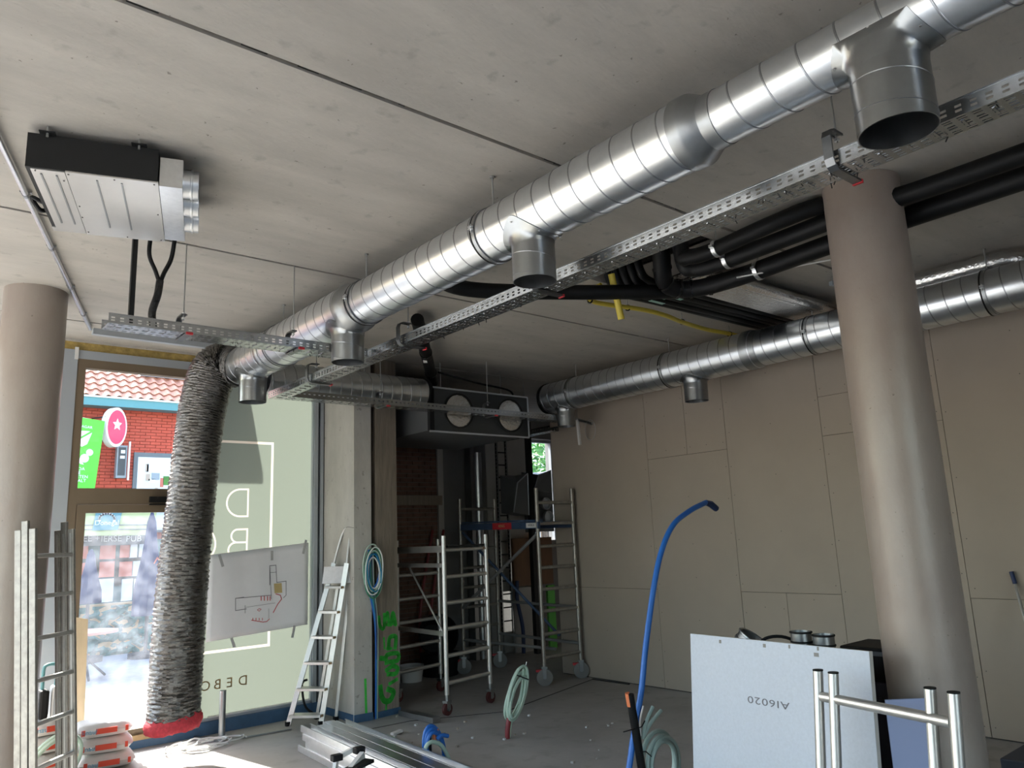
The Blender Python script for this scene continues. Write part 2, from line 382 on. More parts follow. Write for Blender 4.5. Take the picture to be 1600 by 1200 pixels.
# ---- walls behind the camera and to the left: unseen, with guessed glazing sized to light the room
def glazed(name, n, a, b, fixed, axis, z0=.12, z1=3.62, mull=None):
    w = MB(); T = .12
    def bx(u0, u1, c, d):
        if axis == 'y': w.box(u0, u1, fixed, fixed + T, c, d)
        else: w.box(fixed, fixed + T, u0, u1, c, d)
    bx(a, b, 0, z0); bx(a, b, z1, CE)
    for m_ in mull: bx(m_ - .045, m_ + .045, z0, z1)
    o = struct(w.build(name, 'frame_grey'))
    us = sorted(mull)
    for u0, u1 in zip(us[:-1], us[1:]):
        gq = MB()
        if axis == 'y': gq.box(u0 + .04, u1 - .04, fixed + .05, fixed + .06, z0, z1)
        else: gq.box(fixed + .05, fixed + .06, u0 + .04, u1 - .04, z0, z1)
        gq.build('pane', 'clear_glass', o)
    return o
glazed('guessed_window_4', 4, -1.5, 2.9, YR - .12, 'y', mull=[-1.45, .7, 2.85])
struct(MB().box(XL, -1.5, YR - .12, YR, 0, CE).box(2.9, XW + .2, YR - .12, YR, 0, CE).build('wall_rear', 'grey_wall'))
glazed('guessed_window_5', 5, -.6, YF, XL - .12, 'x', mull=[-.55, 1.6, 3.75, 5.9, YF - .05])
struct(MB().box(XL - .12, XL, YR, -.6, 0, CE).build('wall_left', 'grey_wall'))
# ---- street facade (far side)
XA, XB, XC, XD = 1.30, 1.42, 2.62, 2.68                  # door unit between XA and XD, green window XD..XE
XE, XF = 3.86, 3.99
fac = struct(MB().box(XL, XE + .6, YF - .03, YF + .25, 3.78, CE).box(XL, XE + .6, YF + .05, YF + .2, 0, .05).build('wall_facade', 'cast_concrete'))
mb = MB(); mb.box(XL, XE, YF, YF + .12, 3.70, 3.78); mb.build('insulation_strip', 'mineral_wool', fac)
mb = MB(); mb.box(XL, XE, YF - .02, YF + .1, 3.615, 3.70); mb.build('top_rail', 'frame_grey', fac)
for x0, x1 in ((XA, XB), (XC, XD), (XE, XE + .045), (XE + .075, XF - .02), (-.02, .06), (-1.4, -1.3), (-2.7, -2.6)):
    MB().box(x0, x1, YF - .03, YF + .1, 0, 3.66).build('post', 'frame_grey', fac)
MB().box(XA - .03, XA, YF - .02, YF + .1, 0, 3.62).build('post_gasket', 'black_rubber', fac)
MB().box(XE + .045, XE + .075, YF + .02, YF + .1, 0, 3.66).build('post_gasket', 'black_rubber', fac)
MB().box(XF - .02, XF + .05, YF - .02, YF + .1, 0, 3.66).build('post_gasket', 'black_rubber', fac)
MB().box(XB - .03, XB + .0, YF - .045, YF - .02, 3.6, 3.72).build('cap_piece', 'white_plastic', fac)
mb = MB(); mb.box(XL, XB, YF - .05, YF + .02, 0, .11); mb.box(XB, XD, YF - .05, YF + .02, 0, .075); mb.box(XD, XF, YF - .05, YF + .02, 0, .12); mb.build('membrane_strip', 'blue_membrane', fac)
for x0, x1 in ((.06, XA - .03), (-1.3, -.02), (-2.6, -1.4), (XL, -2.7)):
    MB().box(x0, x1, YF + .03, YF + .045, .11, 3.62).build('pane', 'clear_glass', fac)
# door with fanlight
dr = struct(MB().box(XB, XB + .075, YF - .02, YF + .07, .06, 3.615).box(XC - .075, XC, YF - .02, YF + .07, .06, 3.615).box(XB + .075, XC - .075, YF - .02, YF + .07, 3.53, 3.615)
            .box(XB + .075, XC - .075, YF - .02, YF + .07, 2.23, 2.38).box(XB, XC, YF - .02, YF + .07, .05, .075).build('door_1', 'frame_brown'))
MB().box(XB + .05, XC - .05, YF + .02, YF + .032, 2.38, 3.55).build('fanlight_pane', 'clear_glass', dr)
lf = MB().box(XB + .08, XB + .155, YF - .03, YF + .04, .08, 2.225).box(XC - .155, XC - .08, YF - .03, YF + .04, .08, 2.225).box(XB + .155, XC - .155, YF - .03, YF + .04, 2.15, 2.225).box(XB + .155, XC - .155, YF - .03, YF + .04, .08, .17).build('door_leaf', 'frame_brown', dr)
MB().box(XB + .15, XC - .15, YF, YF + .012, .165, 2.155).build('door_pane', 'door_glass', lf)
MB().box(2.12, XC - .05, YF - .075, YF - .03, 2.245, 2.30).box(2.12, 2.50, YF - .06, YF - .045, 2.218, 2.232).build('door_closer', 'black_rubber', dr)
MB().box(XB + .02, XC - .02, YF - .075, YF - .03, .075, .12).build('threshold', 'tan_timber', dr)
# window with green film and sign lettering (read from the street, so mirrored in here)
w1 = struct(MB().box(XD, XD + .02, YF - .01, YF + .06, .12, 3.62).box(XE - .012, XE, YF - .01, YF + .06, .12, 3.62).box(XD, XE, YF - .01, YF + .06, .12, .145).build('window_1', 'frame_grey'))
MB().box(XD + .1, XE - .012, YF - .012, YF + .03, .145, .158).build('sill_bead', 'white_plastic', w1)
yl = YF + .033
def halfarc(cx, cz, rx, rz, n=16): return [(cx - rx * math.sin(math.pi * k / n), cz + rz * math.cos(math.pi * k / n)) for k in range(n + 1)]
k_ = .0085
def Dl(x, z0, z1, xc, r): return [[(x + k_, z1 + k_)] + halfarc(xc, (z0 + z1) / 2, r + k_, (z1 - z0) / 2 + k_) + [(x + k_, z0 - k_)], [(x - k_, z1 - k_)] + halfarc(xc, (z0 + z1) / 2, r - k_, (z1 - z0) / 2 - k_) + [(x - k_, z0 + k_)]]
fr2 = .013
LOOPS = {'sign_frame': [[(2.70, 2.89 + fr2), (3.39 + fr2, 2.89 + fr2), (3.39 + fr2, .76 - fr2), (2.70, .76 - fr2), (2.70, .76 + fr2), (3.39 - fr2, .76 + fr2), (3.39 - fr2, 2.89 - fr2), (2.70, 2.89 - fr2)]],
         'letter': Dl(3.13, 2.10, 2.385, 3.05, .145),
         'letter_e': [[(2.70, 2.385 + k_), (2.765 + k_, 2.385 + k_), (2.765 + k_, 2.10 - k_), (2.70, 2.10 - k_), (2.70, 2.10 + k_), (2.765 - k_, 2.10 + k_), (2.765 - k_, 2.2425 - k_), (2.70, 2.2425 - k_), (2.70, 2.2425 + k_), (2.765 - k_, 2.2425 + k_), (2.765 - k_, 2.385 - k_), (2.70, 2.385 - k_)]],
         'letter_b': [[(3.13 + k_, 1.965 + k_)] + [p_ for p_ in halfarc(3.03, 1.8975, .0675 + k_, .0675 + k_, 10) if p_[1] > 1.836] + [p_ for p_ in halfarc(3.01, 1.755, .075 + k_, .075 + k_, 10) if p_[1] < 1.826] + [(3.13 + k_, 1.68 - k_)],
                      [(3.13 - k_, 1.965 - k_)] + halfarc(3.03, 1.8975, .0675 - k_, .0675 - k_, 10) + [(3.13 - k_, 1.83 + k_)], [(3.13 - k_, 1.83 - k_)] + halfarc(3.01, 1.755, .075 - k_, .075 - k_, 10) + [(3.13 - k_, 1.68 + k_)]],
         'letter_o': [[(5.40 - x, z) for x, z in halfarc(2.70, 1.82, .10 + k_, .145 + k_)] + [(5.40 - x, z) for x, z in reversed(halfarc(2.70, 1.82, .10 - k_, .145 - k_))]]}
from mathutils.geometry import delaunay_2d_cdt
def inpoly(x, z, lp):
    r_ = False; n = len(lp)
    for i in range(n):
        (x0, z0), (x1, z1) = lp[i], lp[(i + 1) % n]
        if (z0 > z) != (z1 > z) and x < (x1 - x0) * (z - z0) / (z1 - z0) + x0: r_ = not r_
    return r_
RECT = [(XD + .015, .14), (XE - .01, .14), (XE - .01, 3.62), (XD + .015, 3.62)]
pts_, eds_ = [], []
for lp in [RECT] + [l for v in LOOPS.values() for l in v]:
    o0 = len(pts_); pts_ += [Vector(p) for p in lp]; eds_ += [(o0 + i, o0 + (i + 1) % len(lp)) for i in range(len(lp))]
cv, ce_, cf, _a, _b, _c = delaunay_2d_cdt(pts_, eds_, [], 0, 1e-5)
FT = {k: [] for k in list(LOOPS) + ['film']}
for f in cf:
    cx = sum(cv[i].x for i in f) / 3; cz = sum(cv[i].y for i in f) / 3; hit = 'film'
    for k, v in LOOPS.items():
        if sum(inpoly(cx, cz, l) for l in v) % 2: hit = k
    FT[hit].append(tuple(f))
for k, fs_ in FT.items():
    used = sorted({i for f in fs_ for i in f}); mp = {i: n for n, i in enumerate(used)}
    MB().add([V(cv[i].x, yl, cv[i].y) for i in used], [tuple(mp[i] for i in f) for f in fs_]).build('film_pane' if k == 'film' else (k if k[0] == 's' else 'letter'), 'green_film' if k == 'film' else 'film_letter', w1)
for ch, x in (('D', 3.125), ('E', 2.99), ('B', 2.87), ('O', 2.745)):
    text(ch, .135, (x, YF + .030, .44), (-1, 0, 0), (0, 0, 1), 'film_gold', w1, 'letter', .001)
# canopy over the door outside, and the street slab in front
tag(MB().box(.2, 2.98, YF + .26, YF + 1.85, 3.99, 4.10).build('door_canopy', 'frame_grey'), 'flat grey canopy slab over the glass door outside', 'canopy')

# ---- concrete pier beside the opening: smooth column, groove, board-marked wall end
pier = struct(MB().prism([(3.97, 7.37), (4.165, 7.352), (4.19, 7.40), (4.19, 8.3), (4.0, 8.3), (3.985, 8.16)], 0, CE).build('wall_pier', 'cast_concrete'))
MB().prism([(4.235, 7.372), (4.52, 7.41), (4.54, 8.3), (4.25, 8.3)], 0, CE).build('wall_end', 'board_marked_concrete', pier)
MB().prism([(4.19, 7.47), (4.25, 7.47), (4.25, 8.2), (4.19, 8.2)], 0, CE).build('groove', 'dark_gap', pier)
mb = MB(); mb.box(3.965, 3.972, 7.39, 8.1, 0, .075); mb.bar((3.965, 7.362, .0375), (4.17, 7.345, .0375), .01, .075); mb.bar((4.23, 7.365, .03), (4.53, 7.403, .03), .01, .06); mb.build('membrane_strip', 'blue_membrane', pier)
mb = MB()
for z0 in (1.93,): mb.stroke([V(3.985, 7.9, z0 - .02), V(3.972, 7.5, z0 + .015), V(3.969, 7.37, z0)], .004, (-1, 0, 0), .001)
mb.build('pour_line', 'dark_gap', pier)
# sprayed green marks
d_ = V(.285, .038, 0).normalized(); n_ = V(.038, -.285, 0).normalized()
def gw(u, z): return V(4.235, 7.372, z) + d_ * u + n_ * .001
mb = MB()
def spray(pts, w): mb.stroke([gw(u, z) for u, z in spline([V(a, b, 0) for a, b in pts], 5) for u, z in [(u, z)]] if False else [gw(q.x, q.y) for q in spline([V(a, b, 0) for a, b in pts], 5)], w, n_, .001)
spray([(.03, 1.00), (.045, .90), (.09, .88), (.10, 1.02)], .035); spray([(.10, .90), (.14, 1.03), (.16, .90)], .035); spray([(.18, .90), (.215, 1.02), (.25, .90), (.215, .95)], .04); spray([(.10, .91), (.25, .91)], .03)
spray([(.09, .78), (.10, .67)], .02); spray([(.15, .66), (.17, .77), (.25, .77), (.24, .66)], .045); spray([(.13, .67), (.19, .66)], .03)
spray([(.05, .58), (.10, .57)], .05); spray([(.12, .52), (.13, .60), (.27, .60), (.27, .53), (.14, .53)], .045); spray([(.12, .45), (.20, .48), (.27, .45), (.24, .40), (.14, .41)], .045)
spray([(.16, .31), (.26, .34)], .035); spray([(.04, .30), (.06, .20), (.10, .15), (.17, .15), (.21, .22), (.14, .26)], .055); spray([(.12, .15), (.11, .06)], .02)
mb.build('sprayed_mark', 'paint_green', pier)
mb = MB(); mb.stroke([V(4.09, 7.3578, .40), V(4.095, 7.3574, .2), V(4.10, 7.357, .03)], .025, V(-.018, -.195, 0), .001); mb.build('sprayed_mark', 'paint_green', pier)

# ---- service room behind the opening
YB = 9.8
WX0, WX1, WZ0, WZ1 = 8.55, 9.25, 1.7, 3.42
wb = MB().box(4.5, WX0, YB, YB + .3, 0, CE).box(WX1, 9.9, YB, YB + .3, 0, CE).box(WX0, WX1, YB, YB + .3, 0, WZ0).box(WX0, WX1, YB, YB + .3, WZ1, CE)
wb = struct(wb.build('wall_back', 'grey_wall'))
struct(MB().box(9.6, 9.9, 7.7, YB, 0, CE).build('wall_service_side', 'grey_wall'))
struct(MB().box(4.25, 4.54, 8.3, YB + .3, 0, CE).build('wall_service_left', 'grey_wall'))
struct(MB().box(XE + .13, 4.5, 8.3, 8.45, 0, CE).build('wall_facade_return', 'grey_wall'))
w2 = struct(MB().box(WX0, WX0 + .05, YB + .1, YB + .16, WZ0, WZ1).box(WX1 - .05, WX1, YB + .1, YB + .16, WZ0, WZ1).box(WX0, WX1, YB + .1, YB + .16, WZ1 - .05, WZ1).build('window_2', 'frame_grey'))
MB().box(WX0 + .04, WX1 - .04, YB + .12, YB + .13, WZ0, WZ1).build('pane', 'clear_glass', w2)
portal((8.9, YB + .35, 2.55), (-math.pi / 2, 0, 0), .65, 1.7)
# old brickwork in the service room: each brick
bw = struct(MB().box(4.56, 6.62, YB - .10, YB, 0, 3.2).build('wall_brick', 'mortar_old'))
bm_ = None; z = .01; row = 0
while z < 3.1:
    x = 4.58 - (.11 if row % 2 else 0)
    while x < 6.6:
        a, b = max(x, 4.57), min(x + .205, 6.61)
        if b - a > .06 and a > 5.35 and not (2.30 < z < 2.42):
            if bm_ is None or b - a < .2:
                o = MB().box(a, b, YB - .112, YB - .09, z, z + .052).build('brick', 'brick_old', bw)
                if b - a > .2: bm_ = (o.data, a, z)
            else:
                o = bpy.data.objects.new('brick', bm_[0]); COL.objects.link(o); o.parent = bw; o.location = (a - bm_[1], 0, z - bm_[2])
        x += .215
    z += .064; row += 1
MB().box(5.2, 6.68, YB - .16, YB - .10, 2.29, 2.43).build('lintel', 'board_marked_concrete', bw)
MB().box(6.62, 6.72, YB - .14, YB, 0, 3.2).build('pilaster', 'plain_wall', bw)
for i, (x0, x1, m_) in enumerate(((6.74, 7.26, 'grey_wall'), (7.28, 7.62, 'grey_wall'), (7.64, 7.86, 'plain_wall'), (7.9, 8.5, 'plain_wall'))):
    MB().box(x0, x1, YB - .03, YB, 0, 3.4).build('lining_board', m_, wb)

# ---- round columns
def column(name, x, y, r, label):
    o = MB().cyl((x, y, 0), (x, y, CE), r, n=64).build(name, 'column_concrete', smooth=True); o['kind'] = 'structure'
    return o
RC = (4.54, 1.95)
column('column_1', .866, 6.745, .217, ''); column('column_2', RC[0], RC[1], .22, '')

# ================================================================== OVERHEAD SERVICES
def spiral_section(root, p, q, r, pitch=.135, m='galv', seam=True, phase=0.0, name='duct_section', wall=True):
    p = Vector(p); q = Vector(q); d = q - p; L = d.length; ax = d.normalized()
    o = MB().lathe(p, ax, [(0, r - .004), (0, r), (L, r), (L, r - .004)], 56).build(name, m, root, smooth=True)
    if seam:
        u = ax.orthogonal().normalized(); w = ax.cross(u); N = 44; vs = []; fs = []; tot = int(L / pitch * N); hw = .0045; hh = .0026
        for i in range(tot + 1):
            a = 2 * math.pi * i / N + phase; h = min(L - .006, max(.006, i / N * pitch)); rad = u * math.cos(a) + w * math.sin(a)
            for dh, dr in ((-hw, 0.0), (-hw * .5, hh), (hw * .5, hh), (hw, 0.0)): vs.append(p + ax * (h + dh) + rad * (r + dr))
        for i in range(tot):
            for k in range(3): fs.append((i * 4 + k, i * 4 + k + 1, i * 4 + 4 + k + 1, i * 4 + 4 + k))
        MB().add(vs, fs).build('spiral_seam', 'galv_seam', o, smooth=True)
    return o
def band(root, c, ax, r, w=.03, t=.004, m='galv_dull', name='joint_band'):
    c = Vector(c); ax = Vector(ax).normalized()
    return MB().lathe(c - ax * w / 2, ax, [(0, r - .003), (0, r + t), (w * .2, r + t), (w * .35, r + t * 1.9), (w * .65, r + t * 1.9), (w * .8, r + t), (w, r + t), (w, r - .003)], 56).build(name, m, root, smooth=True, ang=.5)
def clamp(root, c, ax, r, top=CE, rod=True):
    c = Vector(c); ax = Vector(ax).normalized()
    o = MB().lathe(c - ax * .014, ax, [(0, r), (0, r + .007), (.028, r + .007), (.028, r)], 56).build('clamp_ring', 'galv_dull', root, smooth=True, ang=.5)
    MB().lathe(c + ax * .012, ax, [(0, r + .002), (0, r + .008), (.012, r + .008), (.012, r + .002)], 56).build('rubber_lining', 'black_rubber', o, smooth=True, ang=.5)
    side = ax.cross(EZ)
    for s_ in (-1, 1):
        pz = c + side * s_ * (r + .012); mb = MB(); mb.obox(pz, ax * .014, side * .012, EZ * .004); mb.obox(pz + EZ * .014, ax * .014, side * .012, EZ * .004); mb.cyl(pz - EZ * .02, pz + EZ * .03, .004, n=8); mb.build('clamp_bolt', 'galv_bright', o)
    if rod:
        MB().cyl(c + EZ * r, V(c.x, c.y, top), .005, n=8).cyl(V(c.x, c.y, top - .012), V(c.x, c.y, top), .014, n=8).build('hanger_rod', 'rod_steel', root)
    return o
def tee(root, c, R0, rs, zb, ax=EY, flare=1.42, ln=True, m='galv_spigot'):
    c = Vector(c); ax = Vector(ax).normalized(); sd_ = ax.cross(EZ).normalized(); n = 48; mb = MB(); rings = []
    def sp(rho, a, lift):
        u = rho * math.cos(a); v = max(-.985 * R0, min(.985 * R0, rho * math.sin(a) * (.93 if rho > rs else 1)))
        return c + ax * u + sd_ * v * (1 + lift / R0) - EZ * (math.sqrt(R0 * R0 - v * v) + lift)
    def ci(rho, a, z): return V(c.x, c.y, z) + ax * (rho * math.cos(a)) + sd_ * (rho * math.sin(a))
    zt = c.z - R0 * .62 if rs > R0 * .8 else c.z - R0 * .86
    zt = min(zt, c.z - R0 - .02) if rs <= R0 * .9 else c.z - R0 - .03
    for kind in range(5):
        rg = []
        for k in range(n):
            a = 2 * math.pi * k / n
            if kind == 0: rg.append(sp(rs * flare, a, .001))
            elif kind == 1: rg.append(sp(rs * flare, a, .004))
            elif kind == 2: rg.append(sp(rs * 1.16, a, .008))
            elif kind == 3:
                q = ci(rs * 1.03, a, zt + .022); s2 = sp(rs * 1.05, a, .012); rg.append(V(q.x, q.y, max(min(s2.z, c.z - R0 * .55), q.z)))
            else: rg.append(ci(rs, a, zt))
        rings.append(rg)
    vs = [p for rg in rings for p in rg]; fs = []
    for i in range(4):
        for k in range(n): fs.append((i * n + k, i * n + (k + 1) % n, (i + 1) * n + (k + 1) % n, (i + 1) * n + k))
    o = mb.add(vs, fs).build('saddle_tee', m, root, smooth=True, ang=1.0)
    b = MB().lathe((c.x, c.y, zt + .004), -EZ, [(0, rs), (zt - zb, rs), (zt - zb, rs - .004), (0, rs - .004)], 48).build('spigot', m, o, smooth=True)
    L = zt - zb; seam = MB(); N = 40; pts = []
    for i in range(int(N * 1.6)):
        a = 2 * math.pi * i / N + 2.0; z = zt - .03 - i / N * .115
        if z < zb + .01: break
        pts.append(V(c.x + rs * 1.001 * math.cos(a), c.y + rs * 1.001 * math.sin(a), z))
    if len(pts) > 3: seam.tube(pts, .0022, 4).build('spigot_seam', 'galv_seam', o)
    mb = MB()
    for k in range(6):
        p_ = sp(rs * flare * .94, math.pi * 2 * (k + .5) / 6, .006); mb.cyl(p_, p_ - EZ * .004, .005, n=8)
    tag(mb.build('rivets', 'galv_bright', o), kind='stuff')
    return o

# ---- main duct (runs the length of the room)
XM, ZM = 2.59, 3.436
dm = thing('spiral_duct', 'long silver spiral duct with four downward spigots, hung diagonally across the ceiling', 'duct', (XM, 3.5, ZM))
spiral_section(dm, (XM, -3.2, ZM), (XM, 1.66, ZM), .117, .15, phase=1.0)
MB().lathe((XM, 1.62, ZM), EY, [(0, .117), (.0, .121), (.06, .121), (.075, .128), (.125, .158), (.14, .161), (.19, .161), (.19, .154)], 56).build('reducer', 'galv_dull', dm, smooth=True, ang=.35)
spiral_section(dm, (XM, 1.78, ZM), (XM, 4.72, ZM), .155, .135, phase=.4)
MB().lathe((XM, 4.66, ZM), EY, [(0, .155), (0, .162), (.035, .162), (.055, .168), (.09, .181), (.105, .184), (.15, .184), (.15, .177)], 56).build('reducer', 'galv_dull', dm, smooth=True, ang=.6)
spiral_section(dm, (XM, 4.79, ZM + .005), (XM, 7.02, ZM + .005), .178, .135, phase=2.0)
band(dm, (XM, 6.24, ZM + .005), EY, .178, .09, .004); band(dm, (XM, 7.0, ZM + .005), EY, .178, .05, .005, 'black_rubber')
clamp(dm, (XM, 3.16, ZM), EY, .156); clamp(dm, (XM, 4.62, ZM), EY, .158); clamp(dm, (XM, 6.05, ZM + .005), EY, .179); clamp(dm, (XM, .2, ZM), EY, .118)
tee(dm, (XM, .96, ZM), .117, .128, 3.055); tee(dm, (XM, 2.84, ZM), .155, .115, 3.065); tee(dm, (XM, 4.90, ZM + .005), .178, .118, 3.05); tee(dm, (XM, 6.70, ZM + .005), .178, .12, 3.05)

# ---- flexible insulated duct hanging from the end of the main duct to the floor
fp = [V(XM, 6.98, ZM + .005), V(XM - .04, 7.12, ZM + .045), V(XM - .17, 7.22, ZM + .0), PY(318, 632, 7.22), PY(308, 700, 7.2), PY(297, 800, 7.2), PY(286, 900, 7.2), PY(277, 1020, 7.2), PY(271, 1122, 7.2)]
fpts = spline(fp, 26); mb = MB(); N = 44; vs = []; rnd = random.Random(3)
ph = [rnd.uniform(0, 6.28) for _ in range(12)]
fl_ = thing('flexible_duct', 'wrinkled silver flexible duct hanging from the main duct end down to the floor', 'duct', (fpts[-1].x, fpts[-1].y, 0))
dense = []
for a, b in zip(fpts[:-1], fpts[1:]): dense += [a, a.lerp(b, .5)]
dense.append(fpts[-1]); u = EX.copy(); m_ = len(dense)
for i, p_ in enumerate(dense):
    t = (dense[min(i + 1, m_ - 1)] - dense[max(i - 1, 0)]).normalized(); u = (u - t * u.dot(t)).normalized(); w = t.cross(u); s_ = i / m_
    base = (.190 + .018 * min(1, s_ * 6)) * (1 + .03 * math.sin(s_ * 9))
    for k in range(N):
        a = 2 * math.pi * k / N
        wr_ = .005 * math.sin(i * 1.9 + 2.2 * math.sin(a * 3 + ph[0]) + 1.3 * math.sin(a * 7 + i * .3)) + rnd.uniform(-.006, .006)
        vs.append(p_ + (u * math.cos(a) + w * math.sin(a)) * (base + wr_))
fs = [(i * N + k, i * N + (k + 1) % N, (i + 1) * N + (k + 1) % N, (i + 1) * N + k) for i in range(m_ - 1) for k in range(N)]
MB().add(vs, fs).build('foil_sleeve', 'flex_foil', fl_, smooth=True, ang=.42)
pe = fpts[-1]; vs = []; NR = 40
for i, (rr, zz) in enumerate(((.205, .03), (.228, .0), (.232, -.04), (.215, -.085), (.17, -.09), (.12, -.05))):
    for k in range(NR):
        a = 2 * math.pi * k / NR; j = rnd.uniform(-.012, .012); vs.append(V(pe.x + (rr + j) * math.cos(a), pe.y + (rr + j) * math.sin(a), pe.z + zz + rnd.uniform(-.012, .012) + .02 * math.cos(a)))
fs = [(i * NR + k, i * NR + (k + 1) % NR, (i + 1) * NR + (k + 1) % NR, (i + 1) * NR + k) for i in range(5) for k in range(NR)]
tag(MB().add(vs, fs).build('wool_lining', 'red_wool', fl_, smooth=True, ang=2), 'ragged red lining at the open end')

# ---- cross duct at the far end, into the air handling unit
dx = thing('spiral_duct', 'horizontal spiral duct in front of the concrete pier, running into the dark air handling box', 'duct', (3.7, 7.08, 3.39))
spiral_section(dx, (2.86, 7.10, 3.385), (4.705, 7.10, 3.385), .165, .12, 'galv', phase=1.5)
band(dx, (4.69, 7.10, 3.385), EX, .165, .05, .004, 'black_rubber')
MB().cyl((3.95, 7.10, 3.55), (3.95, 7.10, CE), .005, n=8).build('hanger_rod', 'rod_steel', dx)

# ---- right-hand duct along the plasterboard wall
XR, ZR = 6.48, 3.45
d2 = thing('spiral_duct', 'silver spiral duct with two spigots running along the plasterboard wall', 'duct', (XR, 3.5, ZR))
spiral_section(d2, (XR, 3.96, ZR), (XR, 6.98, ZR), .188, .125, phase=.3); spiral_section(d2, (XR, -3.0, ZR), (XR, 3.98, ZR), .175, .135, phase=.9)
MB().lathe((XR, 3.90, ZR), EY, [(0, .175), (0, .179), (.05, .179), (.08, .193), (.16, .193), (.16, .187)], 56).build('reducer', 'galv_dull', d2, smooth=True, ang=.6)
band(d2, (XR, 6.95, ZR), EY, .188, .05, .005, 'black_rubber'); MB().cyl((XR, 6.93, ZR), (XR, 6.945, ZR), .186, n=48).build('end_disc', 'unit_dark', d2)
for y_, r_ in ((6.45, .189), (5.02, .189), (3.37, .176), (1.92, .176), (.3, .176)): clamp(d2, (XR, y_, ZR), EY, r_)
tee(d2, (XR, 4.72, ZR), .188, .12, 3.055, flare=1.3); tee(d2, (XR, 6.66, ZR), .188, .11, 3.06, flare=1.25)
# foil-wrapped pipe behind it
fo = thing('foil_wrapped_pipe', 'foil wrapped pipe lying above the wall duct, to the right of the round column', 'pipe', (6.72, 1.5, 3.66))
pts = [V(6.66, 3.1, 3.70), V(6.58, 2.6, 3.706), V(6.57, 2.05, 3.706), V(6.60, 1.82, 3.70), V(6.72, 1.70, 3.66), V(6.80, 1.66, 3.55)]
MB().tube(spline(pts, 8), .075, 20).build('foil_sleeve', 'foil', fo, smooth=True)

# ---- cable trays
def perf(mb, o, u, v, L, Hh, pitch, hu, vb):
    """sheet from o along u (length L) and v (height Hh) with slots hu wide every pitch; vb = list of (v0, v1) slots"""
    o = Vector(o); u = Vector(u); v = Vector(v); n = int(L / pitch); pitch = L / n
    ve = [0.0]; hole = []
    for a, b in vb: ve += [a, b]
    ve.append(Hh)
    def q(a, b, c, d): mb.add([o + u * a + v * c, o + u * b + v * c, o + u * b + v * d, o + u * a + v * d], [(0, 1, 2, 3)])
    for k in range(len(ve) - 1):
        if k % 2 == 0: q(0, L, ve[k], ve[k + 1])
        else:
            for i in range(n):
                s0 = i * pitch; q(s0, s0 + (pitch - hu) / 2, ve[k], ve[k + 1]); q(s0 + (pitch + hu) / 2, s0 + pitch, ve[k], ve[k + 1])
ZT = 3.15; HT = .062
def tray(label, p, d, L, w, rung=True):   # p: corner (left of travel, at the bottom), d: direction, w across
    p = Vector(p); d = Vector(d).normalized(); s_ = d.cross(EZ).normalized(); root = thing('cable_tray', label, 'cable tray', p + d * L / 2 + s_ * w / 2)
    for k in (0, 1):
        mb = MB(); o = p + s_ * (w * k); perf(mb, o, d, EZ, L, HT, .05, .022, [(.014, .024), (.032, .042)])
        sw = mb.build('side_wall', 'tray_steel', root, solid=.0016)
        MB().bar(o + EZ * HT, o + d * L + EZ * HT, .006, .006).build('rim', 'tray_steel', sw)
    mb = MB(); b = [(.010, .018), (.028, .036)] + [(.5 * w - .016, .5 * w - .005), (.5 * w + .005, .5 * w + .016)] + [(w - .036, w - .028), (w - .018, w - .010)]
    perf(mb, p, d, s_, L, w, .05, .030, b); mb.build('base_plate', 'tray_steel', root, solid=.0016)
    mb = MB()
    for i in range(int(L / .1)):
        c = p + d * (i * .1 + .05) + s_ * w / 2 - EZ * .002; mb.obox(c, d * .004, s_ * .03, EZ * .0025)
    tag(mb.build('stiffening_ribs', 'tray_steel', root), kind='stuff')
    return root
def c_bracket(root, base, arm, h=.155, reach=.20, lip=.09, top=CE, along=EY):
    """C hanger: bottom arm under the tray along 'arm', upright, short top arm with a threaded rod"""
    b = Vector(base); a = Vector(arm).normalized(); al = Vector(along).normalized(); r_ = .02
    pts = [b + a * reach, b + a * .03, b + a * .009 + EZ * .009, b + EZ * .03, b + EZ * (h - .03), b + a * .009 + EZ * (h - .009), b + a * .03 + EZ * h, b + a * lip + EZ * h]
    mb = MB(); w = .019
    prev = None; vs = []; fs = []
    n = len(pts); inn = [(EZ)] * 2 + [(a + EZ).normalized()] + [a] * 2 + [(a - EZ).normalized()] + [-EZ] * 2
    for i, q in enumerate(pts):
        for su, th in ((-w, 0), (w, 0), (w, .010), (w - .007, .010), (w - .007, .004), (-w + .007, .004), (-w + .007, .010), (-w, .010)): vs.append(q + al * su - inn[i] * (.012 - th))
    m8 = 8
    for i in range(n - 1):
        for k in range(m8): fs.append((i * m8 + k, i * m8 + (k + 1) % m8, (i + 1) * m8 + (k + 1) % m8, (i + 1) * m8 + k))
    fs.append(tuple(range(m8))); fs.append(tuple(range((n - 1) * m8, n * m8)))
    o = mb.add(vs, fs).build('hanger_bracket', 'bracket_steel', root)
    MB().obox(b + a * (reach + .003) - EZ * .008, a * .006, al * .021, EZ * .008).build('end_cap', 'red_plastic', o)
    tp = b + a * (lip - .02) + EZ * h
    MB().cyl(tp - EZ * .03, V(tp.x, tp.y, top), .0045, n=8).build('hanger_rod', 'rod_steel', root)
    MB().cyl(tp - EZ * .022, tp - EZ * .01, .011, n=6).cyl(tp + EZ * .012, tp + EZ * .022, .011, n=6).build('rod_nut', 'galv_bright', o)
    return o
X1 = 2.838; WT = .142
t1 = tray('long perforated steel cable tray running beside the main spiral duct', (X1, -3.0, ZT), EY, 9.95, WT)
for y_ in (1.31, 3.10, 4.56, 6.05): c_bracket(t1, (X1 - .022, y_, ZT - .004), EX, reach=.215, lip=.10)
mb = MB()
